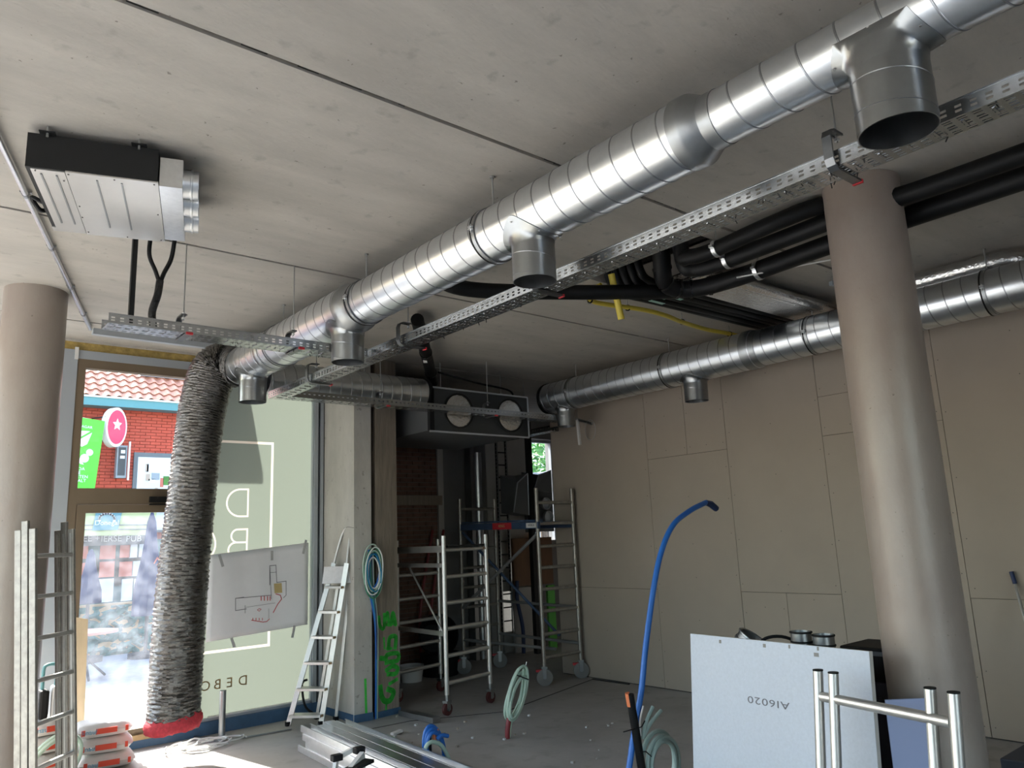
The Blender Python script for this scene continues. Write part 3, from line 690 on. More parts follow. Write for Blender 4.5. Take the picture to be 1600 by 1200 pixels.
for i in range(34):
    y_ = random.uniform(.6, 6.6); x_ = X1 + random.choice((.02, .118)); mb.bar((x_, y_, ZT - .006), (x_ + random.uniform(-.008, .008), y_ + random.uniform(-.012, .012), ZT - random.uniform(.016, .03)), .0035, .0035, EX)
tag(mb.build('cable_ties', 'black_rubber', t1), kind='stuff')
t2 = tray('short perforated cable tray with dark side wall below the silver ceiling unit', (1.03, 5.20, ZT), EX, 1.79, .18)
for x_ in (1.50, 2.27): c_bracket(t2, (x_, 5.225, ZT - .004), -EY, reach=.24, lip=.12, h=.145, along=EX)
mb = MB()
for i in range(14):
    x_ = random.uniform(1.2, 2.75); y_ = random.choice((5.06, 5.14)); mb.bar((x_, y_, ZT - .006), (x_ + random.uniform(-.01, .01), y_ + random.uniform(-.01, .01), ZT - random.uniform(.014, .026)), .004, .004, EX)
tag(mb.build('cable_ties', 'black_rubber', t2), kind='stuff')
t3 = tray('perforated cable tray passing in front of the dark air handling box', (2.99, 6.93, ZT), EX, 3.55, .17)
for x_ in (4.02, 5.44): c_bracket(t3, (x_, 6.955, ZT - .004), -EY, reach=.22, lip=.09, along=EX)
t4 = tray('small cable tray under the right duct end leading into the service room', (6.56, 7.05, ZT - .08), EY, 1.1, .15)
MB().cyl((6.63, 7.6, ZT - .08), (6.63, 7.6, CE), .005, n=8).build('hanger_rod', 'rod_steel', t4)

# ---- flat ceiling unit at top left
th = math.radians(18.0); ux = V(math.cos(th), -math.sin(th), 0); uy = V(math.sin(th), math.cos(th), 0)
A0 = PZ(40, 240, 3.66); A0 = V(.425, 4.03, 0); ZB, ZTU = 3.585, 3.765; LW, LD = .575, .80
ac = thing('ceiling_ventilation_unit', 'flat silver ventilation unit with front edge coloured as in shade, fixed under the ceiling above the small tray', 'ventilation unit', (A0 + ux * LW / 2 + uy * LD / 2) + EZ * ZB)
def ub(a0, a1, b0, b1, c0, c1): return MB().obox(A0 + ux * (a0 + a1) / 2 + uy * (b0 + b1) / 2 + EZ * (c0 + c1) / 2, ux * (a1 - a0) / 2, uy * (b1 - b0) / 2, EZ * (c1 - c0) / 2)
ub(0, LW, 0, LD, ZB + .004, ZTU).build('casing', 'unit_dark', ac)  # near-black casing: shade of the front face put into its colour
ub(.02, .165, .01, LD - .06, ZB - .002, ZB + .006).build('access_panel', 'unit_sheet', ac)
pn = ub(.168, LW + .004, .0, LD + .006, ZB - .003, ZB + .006).build('bottom_panel', 'unit_sheet', ac)
ub(.0, .165, LD - .058, LD, ZB - .001, ZB + .006).build('edge_strip', 'unit_sheet', ac)
for a in (.06, .125, .30, .41): ub(a - .004, a + .004, .05, LD - .14, ZB - .007, ZB).build('stiffening_rib', 'galv_dull', ac)
ub(LW + .006, LW + .115, .04, LD - .02, ZB + .002, ZTU - .02).build('end_plenum', 'galv_bright', ac)
for b in (.16, .40, .63):
    c = A0 + ux * (LW + .115) + uy * b + EZ * (ZB + .082); k = MB().lathe(c, ux, [(0, .074), (.035, .074), (.037, .079), (.045, .079), (.047, .074), (.075, .074), (.075, .070), (0, .070)], 32).build('round_spigot', 'galv_bright', ac, smooth=True)
    MB().cyl(c + ux * .01, c + ux * .012, .069, n=24).build('spigot_mouth', 'unit_dark', k)
for a in (.05, .45):
    ub(a, a + .07, -.03, .02, ZTU, ZTU + .006).build('fixing_lug', 'unit_dark', ac); q = A0 + ux * (a + .035) - uy * .015; MB().cyl(q + EZ * (ZTU - .02), q + EZ * CE, .006, n=8).build('fixing_bolt', 'rod_steel', ac)
mb = MB()
for a, b in ((.18, .02), (.38, .02), (.56, .02), (.18, .4), (.56, .4), (.18, .76), (.38, .78), (.56, .78), (.175, .55), (.04, .02), (.15, .1)):
    q = A0 + ux * a + uy * b + EZ * (ZB - .004); mb.cyl(q, q - EZ * .003, .004, n=8)
tag(mb.build('screws', 'screw', ac), kind='stuff')
q = A0 + ux * -.02 + uy * .55 + EZ * (ZB + .06); MB().tube(spline([q, q - ux * .05 + EZ * .02, q - ux * .02 + uy * .06 - EZ * .02, q + ux * .02 + uy * .1], 6), .012, 8).build('cable_stub', 'black_rubber', ac)
# cables from the unit down into tray 2
tag(MB().bar(V(1.175, 5.11, ZT + .03), V(1.175, 5.11, 3.79), .032, .03, EX).build('cable_duct', 'unit_dark'), 'straight black vertical duct strip dropping into the small tray', 'cable duct')
cb = thing('cable_bundle', 'thick black taped cable bundle dropping from the ceiling into the small tray', 'cable bundle', (1.32, 5.11, ZT + .02))
MB().tube(spline([V(1.315, 5.11, ZT + .02), V(1.30, 5.11, 3.28), V(1.325, 5.10, 3.40), V(1.335, 5.1, 3.50)], 6), .024, 12).build('taped_sleeve', 'black_tape', cb, smooth=True)
for dx_ in (-.075, .06): MB().tube(spline([V(1.335, 5.1, 3.48), V(1.335 + dx_ * .4, 5.1, 3.56), V(1.335 + dx_, 5.09, 3.66), V(1.335 + dx_ * 1.1, 5.05, 3.79)], 6), .014, 8).build('cable', 'black_rubber', cb, smooth=True)
# galvanised conduit under the ceiling at far left
c0, c1 = PZ(0, 220, 3.775), PZ(141, 514, 3.775); dcon = (c1 - c0).normalized(); c0 = c0 - dcon * 2.5
cd = thing('steel_conduit', 'thin galvanised conduit running along the ceiling at the far left', 'conduit', (c0 + c1) / 2)
MB().cyl(c0, c1, .016, n=14).build('tube', 'galv_bright', cd, smooth=True)
for f_ in (.36, .52, .66, .80, .92): q = c0.lerp(c1, f_); MB().lathe(q - dcon * .015, dcon, [(0, .016), (0, .0195), (.03, .0195), (.03, .016)], 14).obox(q + EZ * .012, dcon * .012, dcon.cross(EZ) * .03, EZ * .003).build('saddle', 'galv_dull', cd)
tag(MB().box(1.44, 2.55, 7.60, 7.66, 3.745, 3.80).build('ceiling_channel', 'frame_grey'), 'grey channel fixed to the ceiling parallel to the facade', 'channel')

# ---- air handling unit
ah = thing('air_handling_unit', 'dark box-shaped air handling unit with two foil covered round openings', 'air handling unit', (5.44, 7.6, 2.95))
AX0, AX1, AY0, AY1, AZ0, AZ1 = 4.71, 6.16, 7.0, 8.5, 2.96, 3.445
mat('ahu_dark', (.055, .058, .06), .5, .3); mat('ahu_side', (.15, .155, .16), .5, .3)
bd = MB().box(AX0 + .06, AX1, AY0, AY0 + .05, AZ0, AZ1).build('front_panel', 'ahu_dark', ah); MB().box(AX0 + .02, AX1 - .01, AY0 + .05, AY1, AZ0 + .01, AZ1 - .01).build('body', 'ahu_side', ah)
MB().box(AX0, AX0 + .06, AY0 + .002, AY0 + .05, AZ0, AZ1).build('corner_gasket', 'black_rubber', ah)
for a in ((AX0, AX1, AY0 - .008, AY0 + .02, AZ1 - .002, AZ1 + .016), (AX0, AX1, AY0 - .008, AY0 + .02, AZ0 - .016, AZ0 + .002), (AX1 - .012, AX1 + .006, AY0 - .008, AY0 + .02, AZ0, AZ1)): MB().box(*a).build('edge_profile', 'alu_profile', ah)
for x_ in (5.10, 5.86):
    k = MB().lathe((x_, AY0, 3.205), -EY, [(0, .205), (.02, .205), (.02, .185), (0, .185)], 40).build('round_opening', 'unit_dark', ah, smooth=True, ang=.5)
    MB().lathe((x_, AY0 - .012, 3.205), -EY, [(0, .186), (.004, .15), (.007, .10), (.004, .05), (.006, .002)], 40).build('foil_cover', 'foil', k, smooth=True)
for x_, y_ in ((5.0, 7.2), (5.9, 7.2), (5.0, 8.3), (5.9, 8.3)): MB().cyl((x_, y_, AZ1 - .02), (x_, y_, CE), .006, n=8).build('hanger_rod', 'rod_steel', ah)
# black pipes over the unit
pp = thing('insulated_pipe', 'thick black insulated pipe dropping obliquely from behind the long tray to the air handling box', 'pipe', (4.4, 6.3, 3.7))
pa, pb = V(3.62, 5.55, 3.70), V(5.0, 7.35, 3.60)
MB().tube([pa, pb], .06, 16).build('pipe_run', 'black_pipe', pp, smooth=True); dd = (pb - pa).normalized()
for f_ in (.45, .8): MB().lathe(pa.lerp(pb, f_), dd, [(0, .06), (0, .066), (.03, .066), (.03, .06)], 20).build('tape_band', 'black_tape', pp)
q = pa.lerp(pb, .52) - EZ * .058 - EX * .02; MB().obox(q, dd * .035, dd.cross(EZ) * .02, EZ * .006).build('label_plate', 'white_plastic', pp)
tag(MB().tube(spline([V(4.9, 7.1, 3.66), V(5.4, 7.0, 3.56), V(5.9, 7.05, 3.53), V(6.2, 7.3, 3.50)], 6), .012, 8).build('black_cable', 'black_rubber', smooth=True), 'thin black cable drooping over the air handling box', 'cable')

# ================================================================== OUTSIDE
gr = MB().box(-45, 45, 8.37, 60, -.32, -.02).box(-45, XL - .3, -50, 8.37, -.32, -.02).box(9.9, 45, -50, 8.37, -.32, -.02).box(XL - .3, 9.9, -50, YR - .3, -.32, -.02)
struct(gr.build('ground_street', 'paving'))
YP = 17.8; kx = YP / 15.5
def O(x, y, yy=YP): return PY(x, y, yy)
pub = thing('pub_building', 'red brick pub with teal gutter and tiled roof across the street', 'building', (4.2, YP + 3, -.02))
MB().box(-6, 12, YP + .03, YP + 6, 0, 5.0).build('wall', 'mortar_red', pub)
# brick courses in view, each course of bricks joined as fine geometry
mb = MB(); z = 2.55; row = 0
while z < 4.95:
    x = 2.6 - (.11 if row % 2 else 0)
    while x < 6.4: mb.box(x, x + .205, YP, YP + .04, z, z + .055); x += .215
    z += .067; row += 1
tag(mb.build('brick_courses', 'brick_red', pub), kind='stuff')
zf0, zf1 = O(200, 641).z, O(200, 629).z
MB().box(-6, 14, YP - .35, YP + .05, zf0, zf1 + .02).build('gutter', 'fascia_teal', pub); MB().box(-6, 14, YP - .38, YP - .35, zf1, zf1 + .035).build('gutter_edge', 'white_paint', pub)
sl = math.radians(38); er = V(0, math.cos(sl), math.sin(sl)); e0 = V(0, YP - .33, zf1 + .02)
MB().obox(V(4, 0, 0) + e0 + er * 1.45 - V(0, -math.sin(sl), math.cos(sl)) * .08, EX * 10, er * 1.5, V(0, -math.sin(sl), math.cos(sl)) * .02).build('roof_boards', 'roof_tile_old', pub)
def tile(mb, x, s0, w=.215, L=.30):
    nn = V(0, -math.sin(sl), math.cos(sl)); vs = []; K = 6
    for j, (sv, lift) in enumerate(((0, .03), (0, .045), (L, .012))):
        for k in range(K + 1):
            t = k / K; h = .028 * math.sin(t * math.pi * 2 + .4)
            vs.append(V(x + t * w, 0, 0) + e0 + er * (s0 + sv) + nn * (h + lift))
    mb.add(vs, [(j * (K + 1) + k, j * (K + 1) + k + 1, (j + 1) * (K + 1) + k + 1, (j + 1) * (K + 1) + k) for j in range(2) for k in range(K)])
mb = MB(); tile(mb, 0, 0); t0 = mb.build('roof_tile', 'roof_tile', pub, smooth=True, ang=.9); t0d = t0.data; first = True
xl0, xl1 = O(108, 600).x - .2, O(292, 610).x + .3
for r_ in range(9):
    x = xl0
    while x < xl1:
        if first: o = t0; first = False
        else: o = bpy.data.objects.new('roof_tile', t0d); COL.objects.link(o); o.parent = pub
        o.location = V(x, 0, 0) + er * (r_ * .265); x += .21
mb = MB()
for x0, x1 in ((-6, xl0), (xl1, 12)): mb.obox(V((x0 + x1) / 2, 0, 0) + e0 + er * 1.2 + V(0, -math.sin(sl), math.cos(sl)) * .02, EX * (x1 - x0) / 2, er * 1.2, EZ * .02)
mb.build('roof_sides', 'roof_tile', pub)
sk = O(236, 601, YP + 1.0); q = O(236, 603, YP + .9)
nn_ = V(0, -math.sin(sl), math.cos(sl))
kk = MB().obox(V(5.05, 0, 0) + e0 + er * 1.55 + nn_ * .08, EX * .52, er * .36, nn_ * .05).build('roof_window', 'lead', pub); MB().obox(V(5.05, 0, 0) + e0 + er * 1.55 + nn_ * .135, EX * .46, er * .28, nn_ * .004).build('pane', 'skylight_glass', kk)
MB().obox(V(5.05, 0, 0) + e0 + er * 1.13 + nn_ * .075, EX * .58, er * .08, nn_ * .012).build('lead_apron', 'lead', kk)
# upper window, lower pub front
a, b = O(209, 707), O(285, 713); c = O(215, 768)
wn_ = MB().box(a.x, a.x + 1.6, YP - .05, YP + .02, 2.2, a.z).build('window_frame', 'sign_grey', pub); MB().box(a.x + .08, a.x + 1.55, YP - .06, YP - .04, 2.25, a.z - .1).build('pane', 'pane_white', wn_)
rn = random.Random(5)
for i in range(14):
    x = a.x + .15 + rn.random() * .9; z = 2.45 + rn.random() * (a.z - 2.75); MB().obox((x, YP - .064, z), EX * rn.uniform(.03, .12), EY * .003, EZ * rn.uniform(.03, .1)).build('poster_patch', rn.choice(['pane_red', 'menu_paper', 'lead', 'white_paint', 'leaf']), wn_)
y1 = YP - .05
def R_(x0, y0, x1, y1_, dep, yy, m, name, par): p, q = O(x0, y0, yy), O(x1, y1_, yy); return MB().box(min(p.x, q.x), max(p.x, q.x), yy, yy + dep, min(p.z, q.z), max(p.z, q.z)).build(name, m, par)
R_(60, 875, 330, 960, .06, YP - .12, 'pub_teal', 'shopfront', pub)
for (x0, y0, x1, y1_, m_) in ((118, 852, 137, 873, 'pane_red'), (120, 880, 133, 902, 'pane_red'), (157, 852, 180, 873, 'pane_red'), (156, 878, 178, 901, 'pane_red'), (188, 852, 203, 871, 'pane_red'), (203, 850, 214, 871, 'pane_white'), (218, 850, 226, 870, 'pane_white'), (187, 878, 207, 900, 'pane_red'), (207, 877, 230, 899, 'pane_white'),
                              (118, 908, 133, 940, 'pane_white'), (154, 905, 176, 940, 'pane_white'), (191, 905, 206, 938, 'pane_white'), (210, 905, 226, 938, 'pane_white')):
    R_(x0, y0, x1, y1_, .03, YP - .15, m_, 'shopfront_pane', pub)  # red panes carry a reflection in the glass as plain colour
R_(60, 848, 330, 906, .02, YP - .12, 'pub_teal', 'shopfront_top', pub)
sg = R_(60, 834, 229, 850, .06, YP - .35, 'sign_grey', 'fascia_board', pub)
q = O(209, 842, YP - .36); text('PUB', .17, q, EX, EZ, 'white_paint', sg); q = O(174, 842, YP - .36); text('IERSE', .17, q, EX, EZ, 'white_paint', sg); q = O(136, 842, YP - .36); text('FFEE +', .17, q, EX, EZ, 'white_paint', sg)
# awning
yv = YP - .9
aw = thing('pub_awning', 'pale lime awning with teal logo square over the pub front', 'awning', V(O(160, 836, yv).x, yv, O(160, 836, yv).z))
vq = [O(60, 838, yv), O(238, 836, yv), O(247, 792, yv), O(60, 792, yv)]
MB().slab(vq, EY * .02).build('valance', 'awning_lime', aw); MB().slab([vq[3], vq[2], vq[2] + V(0, .85, .25), vq[3] + V(0, .85, .25)], EZ * .02).build('roof_cloth', 'awning_lime', aw)
for py_ in (820, 827): MB().stroke([O(60, py_ + 1, yv - .004), O(243, py_, yv - .004)], .02, -EY, .012).build('awning_fold', 'sign_grey', aw)
lo = MB().slab([O(144, 829, yv - .02), O(184, 828, yv - .02), O(191, 799, yv - .02), O(150, 799, yv - .02)], -EY * .008).build('logo_panel', 'fascia_teal', aw)
MB().stroke([O(167 + 12 * math.cos(t), 811 + 8.5 * math.sin(t), yv - .03) for t in [math.pi * 2 * k / 18 for k in range(8, 20)]], .045, -EY, .004).build('logo_swirl', 'white_paint', lo)
text('Donegal', .13, O(167, 817, yv - .032), EX, EZ, 'white_paint', lo)
# projecting oval beer sign
oc = O(178, 668, YP - .55); ov = thing('oval_bar_sign', 'red and white oval sign projecting from the brick pub wall', 'sign', oc - EZ * .5)
ax_ = V(.90, .42, 0).normalized(); up = EZ; n2 = V(.42, -.90, 0).normalized(); rx, rz = .24, .41
def oval(f, dep, m_, name, par, w0=0.0):
    vs = []; K = 32; wd = V(.95, -.3, 0).normalized()
    pts = [oc + ax_ * (rx * f * math.cos(2 * math.pi * k / K)) + EZ * (rz * f * math.sin(2 * math.pi * k / K)) + n2 * dep for k in range(K)]
    return MB().slab(pts, n2 * (-2 * dep)).build(name, m_, par, smooth=True, ang=.5)
rim = oval(1, .085, 'white_paint', 'rim', ov); oval(.86, .095, 'sign_red', 'face', ov)
MB().slab([oc + n2 * .097 + ax_ * ((.11 if k % 2 == 0 else .05) * math.cos(math.pi * (k / 5 + .5))) + EZ * (.05 + (.13 if k % 2 == 0 else .06) * math.sin(math.pi * (k / 5 + .5))) for k in range(10)], n2 * .004).build('emblem', 'white_paint', ov); MB().tube([oc - EZ * .36 - ax_ * .05, V(oc.x - .25, YP, oc.z - .15)], .015, 8).tube([oc + EZ * .2 - ax_ * .2, V(oc.x - .3, YP, oc.z + .25)], .015, 8).build('bracket', 'iron', ov)
# menu case
pm, qm = O(183, 696, YP - .12), O(196, 747, YP - .12); mc = thing('menu_case', 'narrow framed menu board on the brick wall beside the oval sign', 'menu board', V((pm.x + qm.x) / 2, YP - .1, qm.z))
MB().box(pm.x, qm.x, YP - .16, YP, qm.z, pm.z).build('case', 'lead', mc); MB().box(pm.x + .03, qm.x - .03, YP - .17, YP - .15, qm.z + .05, pm.z - .04).build('panel', 'sign_dark', mc); MB().cyl((qm.x + .03, YP - .2, qm.z - .05), (qm.x + .03, YP - .2, pm.z + .08), .02, n=10).build('post', 'white_paint', mc)
MB().box(pm.x + .07, pm.x + .15, YP - .176, YP - .168, pm.z - .17, pm.z - .1).box(pm.x + .06, pm.x + .15, YP - .176, YP - .168, pm.z - .28, pm.z - .22).build('print', 'white_paint', mc)
# green banner
yb = YP - .75; b0, b1, b2, b3 = O(100, 648, yb), O(164, 658, yb), O(148, 764, yb), O(92, 764, yb)
bn = thing('green_banner', 'bright green banner with white shapes hanging in front of the pub', 'banner', V(b2.x - .3, yb, b2.z))
MB().slab([b0, b1, b2, b3], EY * .008).build('cloth', 'flag_green', bn); MB().cyl(b0, V(oc.x, oc.y, b1.z - .01), .012, n=8).build('pole', 'white_paint', bn)
def bp(x, y): return O(x, y, yb - .004)
text('RAGAR', .075, bp(134, 667), (b1 - b0), EZ, 'white_paint', bn)
for poly in (((116, 672), (141, 674), (120, 686), (116, 682)), ((120, 689), (144, 676), (136, 694), (128, 698), (121, 694)), ((117, 708), (122, 712), (131, 726), (126, 725), (117, 719))): MB().slab([bp(*p) for p in poly], -EY * .002).build('print_shape', 'white_paint', bn)
for cx, cy, r_ in ((140, 707, 5.5), (132, 716, 7)): MB().slab([bp(cx + r_ * math.cos(t), cy + r_ * .95 * math.sin(t)) for t in [2 * math.pi * k / 18 for k in range(18)]], -EY * .002).build('print_shape', 'white_paint', bn)
for i, s_ in enumerate(('BOA', 'DE', 'LETEN', 'MALT')): text(s_, .085, bp(117 - i * .6, 732.5 + i * 6.2), EX, EZ, 'white_paint', bn, align='LEFT')
# closed parasols, hedge planter, table
def parasol(xp, yb_, top, bot, w, label):
    c_ = PZ(xp, 1000, 0); p_, q_ = O(xp, top, yb_), O(xp, bot, yb_); r_ = thing('closed_parasol', label, 'parasol', V(p_.x, yb_, -.02)); H_ = p_.z - q_.z
    MB().lathe(V(p_.x, yb_, q_.z), EZ, [(0, w * .1), (.02, w), (H_ * .25, w * .95), (H_ * .5, w * .62), (H_ * .7, w * .42), (H_ * .9, w * .3), (H_, w * .08)], 14).build('canopy', 'parasol_navy', r_, smooth=True, ang=.4); MB().cyl(V(p_.x, yb_, -.02), V(p_.x, yb_, q_.z + .1), .03, n=10).build('pole', 'iron', r_); MB().cyl(V(p_.x, yb_, -.02), V(p_.x, yb_, .06), .28, n=20).build('base', 'iron', r_)
    return r_
parasol(143, 15.3, 858, 944, .21, 'closed navy parasol standing in front of the pub window'); p2 = parasol(238, 15.0, 800, 962, .26, 'taller closed navy parasol with red lettering near the flexible duct')
q = O(241, 880, 14.73); MB().stroke([q, q + V(.05, 0, .1), q + V(.1, 0, 0), q + V(.05, 0, -.03), q + V(.12, 0, -.1), q + V(.1, 0, -.2), q + V(.18, 0, -.12)], .02, -EY, .004).build('red_print', 'pane_red', p2)
yh = 15.9; a, b = O(100, 952, yh), O(262, 1004, yh)
hd = thing('hedge_screen', 'dark teal leafy hedge screen along the pub terrace', 'hedge', V((a.x + b.x) / 2, yh, -.02)); hm = MB(); vs = []; nx, nz = 60, 16
for i in range(nx + 1):
    for j in range(nz + 1): vs.append(V(a.x - 1 + (b.x - a.x + 3) * i / nx, yh + rn.uniform(-.05, .05), -.02 + (a.z + .02) * j / nz))
hm.add(vs, [(i * (nz + 1) + j, (i + 1) * (nz + 1) + j, (i + 1) * (nz + 1) + j + 1, i * (nz + 1) + j + 1) for i in range(nx) for j in range(nz)]).build('foliage', 'hedge_teal', hd); MB().box(a.x - 1, b.x + 2, yh + .02, yh + .3, -.02, a.z + .03).build('planter_box', 'tan_timber', hd)
yt = 13.2; tc_ = O(165, 985, yt); tb = thing('terrace_table', 'terrace table with pink wooden top and iron legs', 'table', V(tc_.x, yt, -.02))
MB().lathe(V(tc_.x - .25, yt, tc_.z - .02), EZ, [(0, .01), (0, .42), (.035, .42), (.035, .01)], 28).build('table_top', 'table_wood', tb, smooth=True, ang=.5)
for s_ in (-1, 1): MB().tube(spline([V(tc_.x - .25, yt, tc_.z - .02), V(tc_.x - .25 + s_ * .02, yt, .3), V(tc_.x - .25 + s_ * .3, yt + .1, 0)], 5), .018, 8).build('leg', 'iron', tb)
MB().tube(spline([V(tc_.x - .25, yt, tc_.z - .02), V(tc_.x - .25, yt - .02, .3), V(tc_.x - .25, yt - .3, 0)], 5), .018, 8).build('leg', 'iron', tb)
# greenery seen through the service room window
for i, (x, y, h, r_) in enumerate(((14.6, 16.2, 4.6, 1.4), (18.6, 20.5, 5.2, 1.7))):
    tr = thing('street_tree', ('left' if i == 0 else 'right') + ' green street tree seen through the service room window', 'tree', (x, y, -.02), 'street trees')
    MB().tube([V(x, y, -.02), V(x + .05, y, 1.5), V(x, y, h - r_)], [.14, .11, .07], 10).build('trunk', 'bark', tr); mb = MB()
    for k in range(1400):
        d = V(rn.gauss(0, 1), rn.gauss(0, 1), rn.gauss(0, .8)).normalized() * r_ * rn.uniform(.45, 1); c_ = V(x, y, h - r_ * .6) + d; u_ = V(rn.gauss(0, 1), rn.gauss(0, 1), rn.gauss(0, 1)).normalized(); v_ = u_.orthogonal().normalized(); mb.add([c_ - u_ * .12, c_ + v_ * .06, c_ + u_ * .12, c_ - v_ * .06], [(0, 1, 2, 3)])
    tag(mb.build('foliage', 'leaf', tr), kind='stuff')
hs = thing('white_house', 'white house behind the trees outside the service room window', 'building', (16, 26, -.02)); MB().box(11, 24, 24, 30, -.02, 6).build('wall', 'white_wall', hs); MB().add([(10.7, 23.7, 6), (24.3, 23.7, 6), (24.3, 30.3, 6), (10.7, 30.3, 6), (10.7, 27, 9), (24.3, 27, 9)], [(0, 1, 5, 4), (2, 3, 4, 5), (1, 2, 5), (3, 0, 4), (3, 2, 1, 0)]).build('roof', 'roof_tile_old', hs)
for x in (13, 15.2, 17.4): k = MB().box(x, x + 1, 23.93, 24.02, 3.2, 4.6).build('window', 'sign_grey', hs); MB().box(x + .08, x + .92, 23.91, 23.94, 3.28, 4.52).build('pane', 'skylight_glass', k)

# ================================================================== PIPES UNDER THE CEILING (RIGHT OF THE TRAY)
def pipe(label, pts, r, m='black_pipe', name='insulated_pipe', cat='pipe', n=14, bends=True, k=6):
    o = thing(name, label, cat, Vector(pts[len(pts) // 2])); MB().tube(spline(pts, k) if k > 1 else pts, r, n).build('pipe_run', m, o, smooth=True); return o
def ring(root, c, ax, r, w=.03, m='galv_bright', rod=True):
    ax = Vector(ax).normalized(); c = Vector(c); k = MB().lathe(c - ax * w / 2, ax, [(0, r), (0, r + .005), (w, r + .005), (w, r)], 24).build('pipe_clip', m, root, smooth=True, ang=.5)
    sd_ = ax.cross(EZ); MB().obox(c - sd_ * (r + .012), ax * w / 2, sd_ * .01, EZ * .01).obox(c + sd_ * (r + .012), ax * w / 2, sd_ * .01, EZ * .01).build('clip_bolt', m, k)
    if rod: MB().cyl(c + EZ * r, V(c.x, c.y, CE), .005, n=8).build('hanger_rod', 'rod_steel', root)
p1 = pipe('lowest of the three thick black pipes, right behind the round column', [V(4.78, -3, 3.60), V(4.78, 0, 3.60), V(4.80, 2.0, 3.60), V(4.81, 3.05, 3.58), V(4.72, 3.42, 3.58), V(4.55, 3.50, 3.62), V(4.42, 3.42, 3.80), V(4.42, 3.4, 4.3)], .068)
for y_ in (1.05, 2.86): ring(p1, (4.787 if y_ < 2.5 else 4.81, y_, 3.60 if y_ < 2.5 else 3.583), EY, .069)
for i in range(5):
    q = [V(4.80, 3.27, 3.58), V(4.74, 3.40, 3.58), V(4.66, 3.47, 3.59), V(4.55, 3.50, 3.62), V(4.47, 3.46, 3.70)][i]; d = [V(-.4, 1, 0), V(-.8, .8, 0), V(-1, .4, .1), V(-1, -.1, .4), V(-.6, -.3, 1)][i]; MB().lathe(q, d, [(0, .069), (.0, .074), (.02, .074), (.02, .069)], 18).build('tape_wrap', 'black_tape', p1, smooth=True)
p2 = pipe('middle thick black pipe with a bend, left of the lowest one', [V(4.55, -3, 3.64), V(4.55, 0, 3.64), V(4.55, 1.55, 3.64), V(4.50, 1.85, 3.64), V(4.52, 2.4, 3.63), V(4.52, 2.95, 3.62), V(4.50, 3.18, 3.63), V(4.46, 3.26, 3.72), V(4.46, 3.27, 4.3)], .06)
ring(p2, (4.52, 2.92, 3.62), EY, .061)
p3 = pipe('upper thick black pipe nearest to the cable tray', [V(5.04, -3, 3.735), V(5.04, 1.1, 3.735), V(4.98, 1.6, 3.735), V(4.50, 2.12, 3.735), V(4.34, 2.42, 3.68), V(4.34, 2.9, 3.65), V(4.33, 3.10, 3.66), V(4.34, 3.18, 3.74), V(4.34, 3.2, 4.3)], .056)
ring(p3, (4.34, 2.88, 3.652), EY, .057)
p4 = pipe('black pipe slanting left from the shaft towards the cable tray', [V(4.75, 3.55, 3.60), V(4.35, 3.74, 3.58), V(3.95, 3.93, 3.56), V(3.3, 4.22, 3.54), V(3.05, 4.34, 3.60), V(3.0, 4.36, 3.73)], .058)
tag(MB().tube([V(4.98, 2.30, 3.54), V(4.70, 2.98, 3.54)], .006, 6).build('threaded_rod', 'white_plastic'), 'thin white rod lying along the black pipes', 'rod')
for i in range(5):   # small black refrigerant lines running to the wall duct
    y_ = 3.72 + i * .082; z_ = 3.715 - (i % 2) * .01
    pb_ = pipe(['first', 'second', 'third', 'fourth', 'fifth'][i] + ' thin black insulated line counted from the foil duct towards the yellow pipe', [V(4.50, y_, 4.0), V(4.52, y_, 3.80), V(4.66, y_, z_), V(5.2, y_, z_), V(6.9, y_ - .02, z_)], .032, n=10)
    if i < 4:
        q = V(4.98 + i * .07 - (0.18 if i > 1 else 0), y_, z_ - .034); lb = MB().obox(q, EX * .09, EY * .018, EZ * .002).build('line_label', 'teal_label', pb_)
f1 = thing('foil_duct', 'foil covered rectangular duct running from the black pipes to the wall duct', 'duct', (5.7, 3.42, 3.55))
MB().obox((5.78, 3.47, 3.70), EX * 1.06, EY * .15, EZ * .04).build('foil_sleeve', 'foil', f1, bevel=.02)
MB().tube([V(4.96, 3.30, 3.69), V(6.8, 3.28, 3.71)], .05, 12).build('foil_pipe', 'foil', f1, smooth=True)
tag(MB().bar(V(6.05, 2.95, 3.74), V(6.55, 2.78, 3.74), .04, .035).build('mounting_rail', 'alu_profile'), 'short steel mounting rail fixed to the ceiling beside the foil duct', 'rail')
ye = thing('yellow_gas_pipe', 'thin yellow gas pipe with a curved end running under the ceiling', 'pipe', (5.6, 4.35, 3.7))
yp = [V(4.42, 4.05, 3.74), V(4.42, 4.2, 3.72), PZ(925, 470, 3.715), PZ(950, 476, 3.71), PZ(1005, 484, 3.71), PZ(1040, 493, 3.705), PZ(1065, 503, 3.70), PZ(1105, 515, 3.705), PZ(1142, 522, 3.71), PZ(1200, 537, 3.71)]
MB().tube(spline(yp, 6), .021, 12).build('pipe_run', 'yellow_pipe', ye, smooth=True)
for xp, yp_ in ((922, 469), (981, 481), (1066, 503), (1140, 522)):
    q = PZ(xp, yp_, 3.71); k = MB().lathe(q - EX * .008, EX, [(0, .021), (0, .028), (.016, .028), (.016, .021)], 14).build('pipe_clip', 'black_rubber', ye); MB().cyl(q + EZ * .02, V(q.x, q.y, CE), .004, n=6).build('clip_rod', 'rod_steel', ye)
a, b = PZ(955, 428, 3.72), PX(971, 499, PZ(955, 428, 3.72).x + .10)
tag(MB().cyl(a, b, .026, n=16).build('yellow_pipe_stub', 'yellow_pipe', smooth=True), 'short yellow pipe stub hanging obliquely beside the black pipes', 'pipe')

